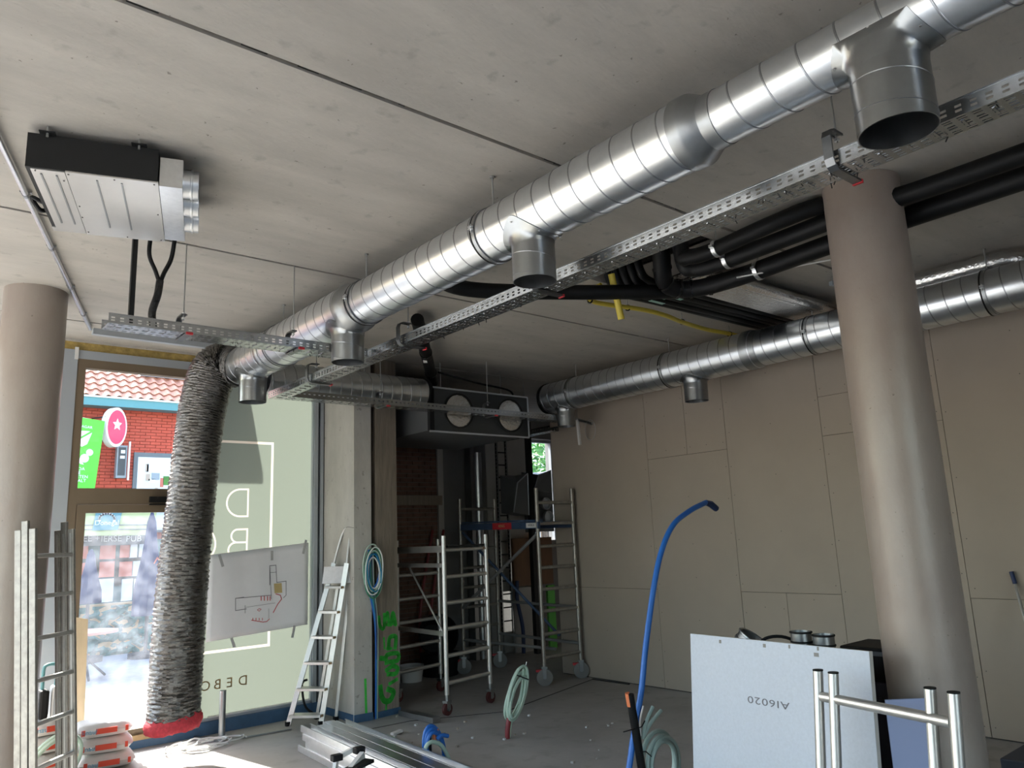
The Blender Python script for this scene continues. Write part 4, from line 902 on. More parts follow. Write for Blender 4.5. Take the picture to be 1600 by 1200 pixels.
# ================================================================== SCAFFOLDS
def caster(root, p, r=.09, m='caster_grey', face=EX, red=True, stem=.16):
    f_ = Vector(face).normalized(); c = Vector(p) + EZ * r; s_ = f_.cross(EZ)
    w = MB().lathe(c - s_ * .02, s_, [(0, .02), (0, r * .8), (.004, r), (.036, r), (.04, r * .8), (.04, .02)], 24).build('caster_wheel', m, root, smooth=True, ang=.6)
    MB().cyl(c - s_ * .03, c + s_ * .03, .018, n=12).build('hub', 'galv_dull', w)
    k = MB().obox(c + EZ * (r * .55) + s_ * .028, f_ * .022, s_ * .004, EZ * r * .65).obox(c + EZ * (r * .55) - s_ * .028, f_ * .022, s_ * .004, EZ * r * .65).obox(c + EZ * (r * 1.15), f_ * .035, s_ * .034, EZ * .012).cyl(c + EZ * r * 1.1, c + EZ * (r + stem), .019, n=12).build('caster_fork', 'galv_dull', root)
    if red: MB().obox(c + EZ * r * .8 - f_ * .06, f_ * .045, s_ * .016, EZ * .014).build('brake_pedal', 'red_plastic', k)
def ladder_frame(root, p, d, w, z0, z1, rungs, r=.025, m='alu_worn', rr=.022):
    p = Vector(p); d = Vector(d).normalized()
    for s_ in (0, w):
        a = p + d * s_; MB().cyl(V(a.x, a.y, z0), V(a.x, a.y, z1), r, n=16).build('upright', m, root, smooth=True)
    for z in rungs: MB().cyl(p + d * r * .7 + EZ * z, p + d * (w - r * .7) + EZ * z, rr, n=12).build('rung', m, root, smooth=True)
def tubep(root, a, b, r=.02, m='alu_worn', name='brace'): return MB().cyl(a, b, r, n=12).build(name, m, root, smooth=True)
# low folding scaffold in the opening
F0 = V(4.78, 6.90, 0); F1 = V(5.56, 7.05, 0); fd = (F1 - F0).normalized(); fw = .68; bk = V(-fd.y, fd.x, 0) * 1.0; bk = V(.03, 1.0, 0).normalized()
sc1 = thing('folding_scaffold', 'low folding aluminium scaffold on casters standing in the dark opening beside the pier', 'scaffold', F0 + fd * fw / 2 + bk * .6)
RZ = [.31, .58, .85, 1.11, 1.38, 1.66]
ladder_frame(sc1, F0, fd, fw, .2, 1.81, RZ, m='alu'); FB = F0 + bk * 1.0; ladder_frame(sc1, FB, fd, fw, .2, 1.78, RZ, m='alu')
for z in (1.67, 1.50, .80): MB().bar(F0 + EZ * z, FB + EZ * z, .03, .045 if z < 1.6 else .07).build('side_beam', 'alu', sc1)
tubep(sc1, F0 + EZ * .82 + bk * .05, F0 + EZ * 1.48 + bk * .72, .012, 'alu', 'diagonal_brace')
MB().obox(F0 + fd * fw / 2 + bk * .02 + EZ * 1.695, fd * (fw / 2 - .05), bk * .05, EZ * .012).build('platform_hook', 'unit_dark', sc1)
MB().bar(F0 + fd * fw * .5 + EZ * 1.66 + bk * .04, FB + fd * fw * .5 + EZ * 1.66, fw - .1, .03).build('platform', 'wood_door', sc1)
for q in (F0, F0 + fd * fw, FB, FB + fd * fw): caster(sc1, q, .062, 'caster_red', fd, False, .18)
# taller tower
T0 = V(6.46, 7.26, 0); tw = .62; td = V(1, .0, 0); tb = V(-.04, 1.0, 0).normalized(); TL = 1.45
sc2 = thing('scaffold_tower', 'taller aluminium scaffold tower with blue platform beam and grey casters near the right wall', 'scaffold', T0 + td * tw / 2 + tb * TL / 2)
RZ2 = [.32, .59, .86, 1.12, 1.38, 1.64, 1.92, 2.18]; T1 = V(6.16, 8.5, 0) + V(0, .0, 0)
T1 = PY(724, 1000, 8.75); T1.z = 0; T1w = .62
ladder_frame(sc2, T0, td, tw, .2, 2.36, RZ2); ladder_frame(sc2, T1, td, T1w, .2, 2.32, RZ2, m='alu_worn')
for z in (2.10,): pass
bm0, bm1 = T1 + EZ * 1.93 - td * .0, T0 + EZ * 1.90; off = V(0, -.03, 0)
bb = MB().bar(bm0 + off, bm1 + off, .04, .085).build('platform_beam', 'blue_beam', sc2); MB().bar(bm0 + EZ * .06 + td * .05, bm1 + EZ * .06 + td * .05, .09, .02).build('beam_flange', 'blue_beam', bb)
MB().bar(T1 + td * T1w + EZ * 1.93, T0 + td * tw + EZ * 1.90, .04, .085).build('platform_beam', 'blue_beam', sc2)
MB().bar(T1 + td * T1w / 2 + EZ * 1.955, T0 + td * tw / 2 + EZ * 1.935, tw - .08, .02).build('platform_deck', 'blue_beam', sc2)
bdir = (bm1 - bm0).normalized(); bside = bdir.cross(EZ).normalized(); bside = bside if bside.x < 0 else -bside
def onbeam(f_): return bm0.lerp(bm1, f_) + off + bside * .021
lb = MB().obox(onbeam(.56), bdir * .18, bside * .001, EZ * .042).build('red_label', 'red_plastic', bb); text('KING', .05, onbeam(.56) + bside * .003, bdir, EZ, 'ink_ochre', bb)
MB().obox(onbeam(.92), bdir * .09, bside * .001, EZ * .03).build('white_label', 'white_plastic', bb); text('WEKA', .04, onbeam(.92) + bside * .003, bdir, EZ, 'ink', bb)
mat('brace_grey', (.30, .30, .30), .5, .5)
tubep(sc2, T1 + EZ * 1.86 - V(0, .05, 0), T0 + EZ * .55 + td * .28, .018, 'blue_beam'); tubep(sc2, T0 + EZ * 1.80, T1 + EZ * .85, .022, 'brace_grey')
tubep(sc2, T0 + EZ * .86 + td * tw, T1 + EZ * .9 + td * T1w, .02, 'brace_grey'); tubep(sc2, T0 + EZ * .42 + td * tw, T1 + EZ * .46 + td * T1w, .02, 'brace_grey'); tubep(sc2, T0 + EZ * .40 + td * .2, T1 + EZ * .44, .02, 'brace_grey')
for q in (T0, T0 + td * tw, T1, T1 + td * T1w): caster(sc2, q, .098, 'caster_grey', V(.8, -.6, 0), True, .16)

# ================================================================== LADDERS
def PD(x, y, d): r_ = ray(x, y); return _p(r_, d / FPX)
L0, L1 = PD(52, 867, 5.35), PD(112, 866, 5.77); L0b, L1b = PD(52, 1183, 5.12), PD(112, 1153, 5.55)
ld = (L1 - L0); ld.z = 0; lw = ld.length; ld.normalize(); up_ = (L0 - L0b).normalized(); La = L0b - up_ * (L0b.z / up_.z)
lad = thing('extension_ladder', 'aluminium extension ladder leaning against the left round column', 'ladder', La + ld * lw / 2)
lt = up_ * (1.96 / up_.z); nb = ld.cross(up_).normalized()
for k, (o_, ext, dz) in enumerate(((0, 0, 0), (.055, .02, .03), (.105, -.02, .0))):
    for s_ in (0, 1):
        a = La + ld * (lw * s_) - nb * o_ * (-1 if nb.y < 0 else 1) * -1
        st = MB().bar(a + EZ * .0, a + lt * (1 + dz), .028, .046, nb).build('stile', 'alu_worn', lad, bevel=.004)
        MB().bar(a + ld * (.016 if s_ == 0 else -.016), a + ld * (.016 if s_ == 0 else -.016) + lt * .985, .004, .014, nb).build('stile_rib', 'alu', st)
n_r = 7
for i in range(n_r):
    z = 1.77 - i * .28; a = La + up_ * (z / up_.z)
    if z > .03: MB().bar(a + ld * .01, a + ld * (lw - .01), .03, .036, nb).build('rung', 'alu', lad, bevel=.006)
# step ladder folded and leaning beside the pier
sp = thing('step_ladder', 'folded aluminium step ladder with hoop handle leaning against the pier', 'ladder', (3.6, 7.7, 0))
A_, B_ = V(3.46, 7.80, 0), V(3.70, 7.56, 0); tA, tB = PX(516, 905, 3.80), PX(540, 905, 3.86); tA = PY(522, 880, 7.70); tB = PY(542, 880, 7.47)
MB().bar(A_, tA, .02, .05, (1, -1, 0)).build('front_rail', 'alu', sp); MB().bar(B_, tB, .02, .05, (1, -1, 0)).build('front_rail', 'alu', sp)
hA, hB = PY(536, 828, 7.62), PY(548, 826, 7.50)
MB().tube(spline([tA, tA.lerp(hA, .6), hA - EZ * .03, hA.lerp(hB, .5) + EZ * .015, hB - EZ * .03, tB.lerp(hB, .6), tB], 6), .014, 10).build('hoop_handle', 'alu', sp, smooth=True)
for i in range(6):
    f_ = (.06 + i * .262 / 1.70 * 1.02); a, b = A_.lerp(tA, f_), B_.lerp(tB, f_); dd = (b - a).normalized(); nn2 = V(dd.y, -dd.x, 0); nn2 = nn2 if nn2.x < 0 else -nn2
    st = MB().obox((a + b) / 2 + nn2 * .0, (b - a) / 2, V(.05, .05, 0), EZ * .012).build('step', 'alu', sp)
    MB().obox(b, dd * .012, V(.03, .03, 0), EZ * .010).build('step_cap', 'tan_timber', st)
RA, RB = V(3.80, 7.86, 0), V(3.90, 7.63, 0); rB = PY(546, 915, 7.52); rA = rB + V(-.03, .2, 0)
MB().bar(RA, rA, .02, .03, (1, -1, 0)).build('rear_leg', 'alu', sp); MB().bar(RB, rB, .02, .03, (1, -1, 0)).build('rear_leg', 'alu', sp)
MB().obox(PY(528, 898, 7.60), V(.10, -.13, 0), V(.012, .012, .0), V(.02, .02, .085)).build('tool_tray', 'galv_bright', sp)
MB().tube(spline([tB, PY(548, 893, 7.5), PY(551, 905, 7.5), PY(547, 915, 7.5)], 5), .012, 8).build('hinge_arm', 'alu', sp)
for q in (A_, B_, RA, RB): MB().obox(q + EZ * .02, EX * .022, EY * .022, EZ * .02).build('foot', 'black_rubber', sp)

# ================================================================== LEANING BOARD, FRAMES, THINGS ON THE RIGHT
B0, B1 = V(4.17, 3.25, 0), V(4.06, 2.03, 0); bd_ = (B1 - B0).normalized(); bn_ = V(-bd_.y, bd_.x, 0); bn_ = bn_ if bn_.x < 0 else -bn_
lean = .10; tb0 = B0 + EZ * 1.1; tb1 = B1 + EZ * 1.1; bb0 = B0 + bn_ * lean; bb1 = B1 + bn_ * lean
board = thing('insulation_board', 'large pale board with upside down AI6020 marking, leaning in front of the round column', 'board', (bb0 + bb1) / 2)
fn = (tb1 - tb0).cross(bb0 - tb0).normalized(); fn = fn if fn.x < 0 else -fn
MB().slab([bb0, bb1, tb1, tb0], -fn * .03).build('core', 'board_edge', board); e_ = .003
MB().slab([bb0 + fn * .0005, bb1 + fn * .0005, tb1 + fn * .0005, tb0 + fn * .0005], fn * .002).build('face_sheet', 'board_face', board)
upb = (tb0 - bb0).normalized(); tpos = tb0 + bd_ * .58 - upb * .335 + fn * .003
text('AI6020', .092, tpos, bd_ * -1, upb * -1, 'ink', board, 'marking', .0003, space=1.1, ys=.6)
rb = random.Random(9); mb = MB()
for f_, w in ((.2, .018), (.47, .02), (.61, .012), (.75, .03), (.76, .012)): q = tb0 + bd_ * (1.22 * f_) - upb * rb.uniform(.012, .05) + fn * .0028; mb.obox(q, bd_ * w * .5, upb * .010, fn * .0006)
mb.build('edge_nicks', 'caster_grey', board)
# a bluish sheet and black crate behind the board, next to the column
q0, q1 = PZ(1362, 1190, .2), PZ(1372, 1070, .8)
tag(MB().slab([V(4.05, 1.98, 0), V(4.22, 1.84, 0), V(4.27, 1.86, .86), V(4.10, 2.00, .86)], V(.012, .008, 0)).build('blue_sheet', 'blue_sheet'), 'narrow pale blue sheet leaning between the board and the round column', 'sheet')
cr = thing('black_crate', 'black crate standing on a dark box behind the leaning board', 'crate', (5.0, 2.4, .80)); MB().box(4.82, 5.2, 2.22, 2.6, .80, 1.0).build('body', 'black_rubber', cr, bevel=.01); MB().box(4.814, 4.82, 2.3, 2.5, .955, .98).build('handle_slot', 'sign_grey', cr)
tag(MB().box(4.8, 5.25, 2.2, 2.65, 0, .80).build('storage_box', 'crate_dark', bevel=.01), 'dark storage box behind the leaning board, under the black crate', 'box')
# upright aluminium frames
for i, (a, b, z, lab) in enumerate((((1278, 1048), (1453, 1076), 1.02, 'aluminium scaffold frame with black end caps, the one nearer to the board'), ((1302, 1052), (1490, 1083), 1.02, 'front aluminium scaffold frame with black end caps in front of the column'))):
    p_, q_ = PZ(*a, z), PZ(*b, z); dd = (q_ - p_); dd.z = 0; ww = dd.length; dd.normalize(); p_.z = 0
    fr = thing('aluminium_trestle', lab, 'trestle', p_ + dd * ww / 2, 'loose scaffold frames')
    for s_ in (0, ww):
        g_ = p_ + dd * s_; gb = g_ + V(dd.y, -dd.x, 0) * .125; k = MB().cyl(gb, g_ + EZ * z, .025, n=20).build('upright', 'alu', fr, smooth=True); MB().cyl(g_ + EZ * z, g_ + EZ * (z + .006), .026, n=20).build('end_cap', 'black_rubber', k)
    for zz in (.90, .62, .34, .06): 
        if zz > .8 or zz < .1: qo = V(dd.y, -dd.x, 0) * .125 * (1 - zz / z); MB().cyl(p_ + qo + dd * .02 + EZ * zz, p_ + qo + dd * (ww - .02) + EZ * zz, .024, n=16).build('cross_tube', 'alu', fr, smooth=True)
# duct couplings and coil behind the board
for i, (xp, yp_, lab) in enumerate(((1251, 986, 'left of two upright duct couplings with black rubber rings behind the board'), (1286, 991, 'right of two upright duct couplings with black rubber rings behind the board'))):
    c = PX(xp, yp_, 4.52); c.z -= 1.13; zo = c.z; cp = thing('duct_coupling', lab, 'duct coupling', V(c.x, c.y, 0), 'duct couplings behind the board'); r_ = .062
    MB().lathe(V(c.x, c.y, 0), EZ, [(0, r_), (1.125 + zo, r_), (1.13 + zo, r_ - .004), (1.06 + zo, r_ - .006), (1.05 + zo, .005)], 28).build('sleeve', 'galv_dull', cp, smooth=True, ang=.6)
    for z in (1.118, 1.062, 1.03): MB().lathe(V(c.x, c.y, z + zo), EZ, [(0, r_), (.002, r_ + .006), (.010, r_ + .006), (.012, r_)], 28).build('rubber_ring', 'black_rubber', cp, smooth=True)
c = PX(1176, 1000, 4.58); cs = thing('duct_fitting', 'tilted ribbed duct fitting lying behind the top edge of the board', 'duct fitting', V(c.x + .1, c.y, 0))
axf = V(.2, -.5, .75).normalized(); MB().lathe(c - axf * .08, axf, [(0, .10), (.03, .10), (.035, .106), (.05, .106), (.055, .10), (.085, .10), (.09, .108), (.10, .108), (.105, .098), (.10, .09), (0, .09)], 32).build('collar', 'galv_dull', cs, smooth=True, ang=.6)
MB().cyl(V(c.x + .02, c.y + .03, 0), c - axf * .07, .09, n=24).build('stand_pipe', 'galv_dull', cs, smooth=True)
c = PX(1215, 1002, 4.50); tag(MB().tube([c + V(.09 * math.cos(t) * .6, -.09 * math.cos(t), .05 * math.sin(t) - .02) for t in [2 * math.pi * k / 24 for k in range(24)]], .010, 8, closed=True).tube([c - EZ * .06, V(c.x, c.y, 0)], .012, 8).build('black_hose_end', 'black_rubber', smooth=True), 'black hose loop peeping over the board between fitting and couplings', 'hose')
# broom, dark crate and batten by the wall
br = thing('broom', 'broom handle with dark blue grip leaning on the plasterboard wall', 'broom', (6.6, 2.05, 0)); a, b = PX(1580, 893, XW - .03), PX(1586, 912, XW - .03); e = V(6.55, 1.75, .1)
e2 = PX(1600, 962, 7.02); d_b = (e2 - b).normalized(); e = b + d_b * (b.z - .08) / max(.1, -d_b.z)
MB().cyl(b, e, .012, n=10).build('handle', 'alu', br); MB().cyl(a, b, .016, n=10).build('grip', 'dark_blue', br); MB().obox(e - EZ * .03, EX * .03, EY * .16, EZ * .05).build('brush', 'crate_dark', br)
tag(MB().box(6.0, 6.66, .4, 2.2, 0, .17).build('dark_pallet_box', 'crate_dark', bevel=.01), 'low dark blue-grey box on the floor against the plasterboard wall', 'box')
tag(MB().bar(V(6.62, 2.18, .186), V(6.50, .6, .186), .05, .03).build('timber_batten', 'pale_timber'), 'thin pale timber batten lying on the low dark box', 'batten')

# ================================================================== HOSES AND CABLES FROM THE FLOOR
yh_ = 3.8
hz_ = thing('blue_hose', 'tall blue hose rising from the floor and curling over at the top', 'hose', (4.02, yh_, 0))
pts = [V(4.02, yh_, 0), PY(983, 1200, yh_), PY(990, 1150, yh_), PY(1002, 1080, yh_), PY(1009, 1010, yh_), PY(1022, 915, yh_), PY(1034, 860, yh_), PY(1052, 820, yh_), PY(1078, 798, yh_), PY(1103, 785, yh_)]
MB().tube(spline(pts, 7), .021, 12).build('hose_run', 'blue_hose', hz_, smooth=True); q, w_ = PY(1103, 785, yh_), PY(1119, 793, yh_)
MB().tube([q, q.lerp(w_, .5) + EZ * .005, w_ - EZ * .01], [.022, .028, .026], 10).build('taped_end', 'dark_blue', hz_)
bp_ = thing('black_conduit', 'black conduit stub with orange cap standing beside the blue hose', 'conduit', (4.2, 3.75, 0)); a, b = PY(1005, 1215, 3.76), PY(984, 1085, 3.76); base = a + (a - b) * (a.z / (b.z - a.z))
MB().cyl(base, b, .028, n=16).build('tube', 'black_pipe', bp_, smooth=True); MB().lathe(b + (base - b).normalized() * .075, (b - base), [(0, .0285), (.0, .031), (.085, .031), (.085, .0)], 16, 0, math.pi * .9).build('orange_cap', 'orange_plastic', bp_)
mb = MB(); t_ = b.lerp(base, .33); mb.tube([t_ + V(-.12, 0, .0), t_ + V(-.03, -.03, .01), t_ + V(.03, -.03, .01), t_ + V(.09, -.01, .035)], .004, 6); mb.build('cable_tie', 'black_rubber', bp_); t_ = b.lerp(base, .58); MB().tube([t_ + V(-.03, -.03, .03), t_ + V(.03, -.032, .02), t_ + V(.10, -.02, -.03)], .004, 6).build('cable_tie', 'black_rubber', bp_)
def coil(name, label, c, rx, rz, n, r, m, ax=EX, tilt=0, seed=1, loops=4, spread=.03, stem=None, cat='cable coil', group=None):
    rr = random.Random(seed); o = thing(name, label, cat, V(c.x, c.y, 0), group); nrm = ax.cross(EZ)
    for k in range(loops):
        jx = rr.uniform(-.012, .012); f_ = 1 - .09 * k * rr.uniform(.6, 1.2); off_ = nrm * rr.uniform(-spread, spread); dz = rr.uniform(-.01, .03) * 1.2
        tw = rr.uniform(-.25, .25); pts = []
        for i in range(28):
            t = 2 * math.pi * i / 28; pts.append(c + ax * (rx * f_ * math.cos(t) + jx + tilt * rz * math.sin(t)) + EZ * (rz * f_ * math.sin(t) + dz) + off_ + nrm * (tw * .06 * math.sin(t)))
        MB().tube(pts, r, 8, closed=True).build('loop', m, o, smooth=True)
    return o
c = PY(1032, 1195, 3.78); cl = coil('cable_coil', 'large sage green cable coil hanging on the black conduit', c, .175, .20, 5, .016, 'sage_cable', EX, 0, 3, 5, .05)
for a, b in (((1004, 1155), (1020, 1104)), ((1006, 1150), (1033, 1110)), ((1001, 1150), (1005, 1103))): MB().tube(spline([PY(*a, 3.76), PY((a[0] + b[0]) / 2 - 3, (a[1] + b[1]) / 2, 3.76), PY(*b, 3.76)], 5), .013 if b[0] > 1010 else .006, 8).build('cable_end', 'sage_cable' if b[0] > 1010 else 'white_cable', cl, smooth=True)
# mint coil on a red stub in the middle of the floor
c = PY(806, 1088, 5.71); c2 = coil('cable_coil', 'mint green cable coil tied up on a red stub in the middle of the floor', c, .10, .225, 5, .0115, 'mint_cable', EX, .32, 5, 6, .05)
MB().tube(spline([V(4.60, 5.71, 0), V(4.605, 5.71, .08), V(4.63, 5.71, .17)], 5), .022, 12).build('stub_pipe', 'brown_red', c2, smooth=True); MB().cyl((4.63, 5.72, 0), (4.66, 5.70, .2), .011, n=8).build('cable_end', 'mint_cable', c2)
for d_x in (0, 5): MB().tube(spline([PY(812 + d_x, 1100, 5.70), PY(816 + d_x, 1070, 5.70), PY(818 + d_x, 1045, 5.70)], 5), .012, 8).build('cable_end', 'mint_cable', c2, smooth=True)
MB().tube([PY(820, 1046, 5.70), PY(823, 1034, 5.70)], .004, 6).build('wire_tip', 'white_cable', c2); MB().tube([PY(808, 1055, 5.66), PY(826, 1062, 5.66)], .005, 6).build('cable_tie', 'black_rubber', c2)
# blue coil near the studs
c = PY(684, 1176, 5.30); c3 = coil('cable_coil', 'blue hose coil with orange stubs on the floor beside the steel studs', c, .09, .17, 4, .015, 'blue_hose', EX, -.15, 8, 4, .05)
MB().tube(spline([PY(672, 1200, 5.3), PY(664, 1175, 5.3), PY(672, 1160, 5.3), PY(690, 1165, 5.3), PY(706, 1195, 5.3)], 6), .016, 8).build('loop', 'mint_cable', c3, smooth=True); MB().tube(spline([PY(683, 1155, 5.3), PY(690, 1149, 5.3), PY(700, 1150, 5.3)], 5), .016, 10).build('hose_end', 'blue_hose', c3, smooth=True)
for d_x in (0, 5): MB().cyl(PY(678 + d_x, 1158, 5.33), PY(678 + d_x, 1139, 5.33), .012, n=10).build('orange_stub', 'orange_plastic', c3)
MB().cyl(V(c.x - .05, 5.36, 0), V(c.x - .05, 5.36, .28), .03, n=12).build('stub_pipe', 'black_pipe', c3)
# coil hanging on the pier, cables down its groove
c = PY(583, 895, 7.30); ch = thing('cable_coil', 'bundle of white, green and blue cables coiled high on the pier groove', 'cable coil', V(c.x, 7.34, 0)); rr = random.Random(4)
for k, m_ in enumerate(('mint_cable', 'green_cable', 'white_cable', 'green_cable', 'mint_cable', 'cyan_cable', 'blue_hose', 'white_cable')):
    f_ = 1 - .06 * k; tl = rr.uniform(-.12, .12); MB().tube([c + EX * (.118 * f_ * math.cos(t) + tl * .15 * math.sin(t) + rr.uniform(-.002, .002)) + EZ * (.275 * f_ * math.sin(t) + (.0 if k % 2 else .02)) + EY * (-.012 * (k % 3)) for t in [2 * math.pi * i / 26 for i in range(26)]], .0075, 7, closed=True).build('loop', m_, ch, smooth=True)
for k, (m_, x0) in enumerate((('blue_hose', -.012), ('cyan_cable', .0), ('green_cable', .012), ('mint_cable', .026), ('dark_blue', .008))):
    MB().tube(spline([V(c.x + x0 - .02, 7.335 - .006 * k, c.z + .24), V(c.x + x0 - .03 + .008 * k, 7.33, c.z - .1), V(4.205 + x0 * .6, 7.345 - .003 * k, .95), V(4.215 + x0 * .5, 7.35, .5), V(4.212 + x0 * .4, 7.36, .0)], 8), .009, 7).build('cable_drop', m_, ch, smooth=True)

# ================================================================== LEFT CORNER: BAGS, POST, CABLE OFFCUTS
def bag(label, c, lx, ly, h, rz, seed, group):
    rr = random.Random(seed); o = thing('plaster_bag', label, 'bag', V(c[0], c[1], c[2]), group); nx, ny = 14, 10; vs = []; cr, sr = math.cos(rz), math.sin(rz)
    def P_(u, v, top):
        ex = (1 - abs(u) ** 5) ; ey = (1 - abs(v) ** 4); t = max(0, ex) ** .5 * max(0, ey) ** .5
        x, y = u * lx / 2 * (1 - .04 * abs(v) ** 3), v * ly / 2 * (1 - .05 * abs(u) ** 3); z = h / 2 + (h / 2 * t * (1 if top else -1)) + (rr.uniform(-.004, .004) if top else 0)
        return V(c[0] + x * cr - y * sr, c[1] + x * sr + y * cr, c[2] + z)
    for top in (1, 0):
        for i in range(nx + 1):
            for j in range(ny + 1): vs.append(P_(-1 + 2 * i / nx, -1 + 2 * j / ny, top))
    fs = []; n1 = (nx + 1) * (ny + 1)
    for i in range(nx):
        for j in range(ny):
            a = i * (ny + 1) + j; fs.append((a, a + ny + 1, a + ny + 2, a + 1)); fs.append((n1 + a, n1 + a + 1, n1 + a + ny + 2, n1 + a + ny + 1))
    MB().add(vs, fs).build('sack', 'bag_paper', o, smooth=True, ang=3)
    fx = V(cr, sr, 0); fy = V(-sr, cr, 0); f0 = V(*c) - fy * (ly / 2 * .992) + EZ * h * .5
    for u0, u1, m_ in ((-.78, -.66, 'bag_red'), (-.62, -.40, 'bag_blue'), (-.30, .42, 'bag_red'), (.70, .80, 'bag_red')):
        um = (u0 + u1) / 2 * lx / 2; bl = 1 - .05 * abs((u0 + u1) / 2) ** 3
        if m_ == 'bag_blue': text('knauf', h * .42, f0 + fx * um - fy * .007 - EZ * 0, fx, EZ, 'bag_blue', o, 'print')
        else: MB().obox(f0 + fx * um - fy * .004, fx * (u1 - u0) * lx / 4, fy * .004, EZ * h * .17).build('print_bar', m_, o)
    return o
g_ = 'plaster bags by the door'; names = ('bottom', 'middle', 'top')
for i in range(3): bag(names[i] + ' bag of the plaster stack in front of the door', (1.74 + (.02, 0, -.015)[i], 7.63, .005 + i * .129), .44, .36, .125, -.16 + (.02, -.03, .04)[i], i + 1, g_)
for i in range(4): bag(('bottom', 'second', 'third', 'top')[i] + ' bag of the plaster stack behind the extension ladder', (1.26 + (.0, .015, -.01, .0)[i], 7.40, .005 + i * .129), .34, .40, .125, .12 + (.02, -.05, .06, 0)[i], i + 11, g_)
# hand tool on the left stack
tl = thing('hand_mixer', 'black power tool with loop handle lying on the left bag stack', 'power tool', (1.26, 7.35, .52)); q = V(1.26, 7.30, .52)
MB().obox(q + EZ * .11 - EX * .05, EX * .035, EY * .06, EZ * .11).build('motor_body', 'black_rubber', tl, bevel=.02); MB().obox(q + EZ * .12 + EX * .035, EX * .035, EY * .05, EZ * .12).build('clear_pack', 'alu_profile', tl, bevel=.015); MB().tube(spline([q + V(-.06, 0, .20), q + V(-.06, 0, .36), q + V(-.04, 0, .40), q + V(.02, 0, .40), q + V(.035, 0, .36), q + V(.03, 0, .22)], 5), .013, 8).build('loop_handle', 'fascia_teal', tl)
# green hose on the floor by the ladder
coil('cable_coil', 'mint cable coil lying over the bags behind the extension ladder', V(1.28, 7.12, .22), .16, .20, 3, .014, 'mint_cable', V(.9, -.3, 0).normalized(), .4, 15, 3, .06)
# panel leaning at the door
a, b = PY(120, 965, 7.98), PY(140, 968, 7.98)
tag(MB().slab([V(1.50, 7.86, 0), V(1.635, 7.84, 0), V(b.x, 8.04, b.z), V(a.x, 8.06, a.z)], V(.0, .02, 0)).build('pale_offcut', 'pale_timber'), 'narrow pale panel leaning against the glass door behind the bags', 'panel')
po = PZ(346, 1158, 0); tag(MB().lathe(V(po.x, po.y, 0), EZ, [(0, .005), (0, .03), (.45, .03), (.45, .026), (.3, .026), (.3, .005)], 24).build('steel_post', 'galv_dull', smooth=True, ang=.6), 'short grey steel tube standing upright in front of the green window', 'post')
rr = random.Random(21); cc = V(2.62, 7.62, 0)
for k in range(16):
    t0 = rr.uniform(0, 6.28); r_ = rr.uniform(.10, .26); pts = []; cx_, cy_ = cc.x + rr.uniform(-.1, .1), cc.y + rr.uniform(-.06, .06); ln = rr.uniform(1.5, 3.2)
    for i in range(9): t = t0 + ln * i / 8; pts.append(V(cx_ + r_ * 1.25 * math.cos(t), cy_ + r_ * .7 * math.sin(t), .008 + .004 * k * rr.uniform(.4, 1)))
    tag(MB().tube(spline(pts, 3), .0075, 6).build('cable_offcut', 'white_cable', smooth=True), 'white cable offcut in the tangle below the flexible duct', 'cable', 'white cable offcuts below the flexible duct')
for k, (a, b) in enumerate((((375, 1153), (455, 1139)), ((300, 1150), (352, 1160)))): tag(MB().bar(PZ(*a, .01), PZ(*b, .01), .02, .012).build('metal_strip', 'galv_dull'), ('longer' if k == 0 else 'shorter') + ' thin metal strip lying along the blue membrane', 'strip')
tag(MB().tube(spline([PZ(500, 1120, .01), PY(478, 1105, 7.9), PY(472, 1075, 7.95), PY(474, 1065, 7.95), PY(480, 1062, 7.95)], 6), .012, 8).build('black_cable', 'black_rubber', smooth=True), 'bent black cable behind the step ladder', 'cable')

# ================================================================== STEEL STUDS, STOOL, DEBRIS
def cprof(root_label, p, q, w=.095, h=.05, t=.003, flip=1, roll=0, m='stud_steel'):
    p = Vector(p); q = Vector(q); d = (q - p).normalized(); s_ = d.cross(EZ).normalized(); mb = MB(); L = (q - p)
    c = (p + q) / 2
    mb.obox(c + EZ * (h if flip > 0 else 0), L / 2, s_ * w / 2, EZ * t / 2)
    for k in (-1, 1): mb.obox(c + s_ * k * w / 2 + EZ * h / 2, L / 2, s_ * t / 2, EZ * h / 2); mb.obox(c + s_ * k * (w / 2 - .006) + EZ * (0 if flip > 0 else h), L / 2, s_ * .006, EZ * t / 2)
    return tag(mb.build('steel_stud', m), root_label, 'steel stud', 'galvanised studs stacked on the floor')
Fa = PZ(500, 1137, .2); Fd = (PZ(700, 1198, .2) - PZ(530, 1130, .2)); Fd.z = 0; Fd.normalize(); Fs = V(-Fd.y, Fd.x, 0); Fs = Fs if Fs.x > 0 else -Fs
o_ = V(3.15, 6.72, 0); lv = [(0, 4), (1, 4), (2, 4), (3, 4)]
words = ('first', 'second', 'third', 'fourth', 'fifth')
for l_ in range(4):
    for k in range(4):
        j = rr.uniform(-.08, .10); p_ = o_ + Fs * (.1 * k + .012 * (l_ % 2)) + Fd * j + EZ * (.004 + l_ * .0545)
        cprof('galvanised stud, %s from the left in the %s layer of the pile' % (words[k], ('bottom', 'second', 'third', 'top')[l_]), p_, p_ + Fd * 2.6, flip=1 if (k + l_) % 3 else -1)
p_ = o_ + Fs * .47 + EZ * .004 - Fd * .0; cprof('separate galvanised stud lying on the floor along the right of the pile', p_, p_ + Fd * 2.7, flip=-1)
p_ = o_ + Fs * .475 + EZ * .060 + Fd * .03; cprof('galvanised stud resting on the separate one right of the pile', p_, p_ + Fd * 2.7, flip=1)
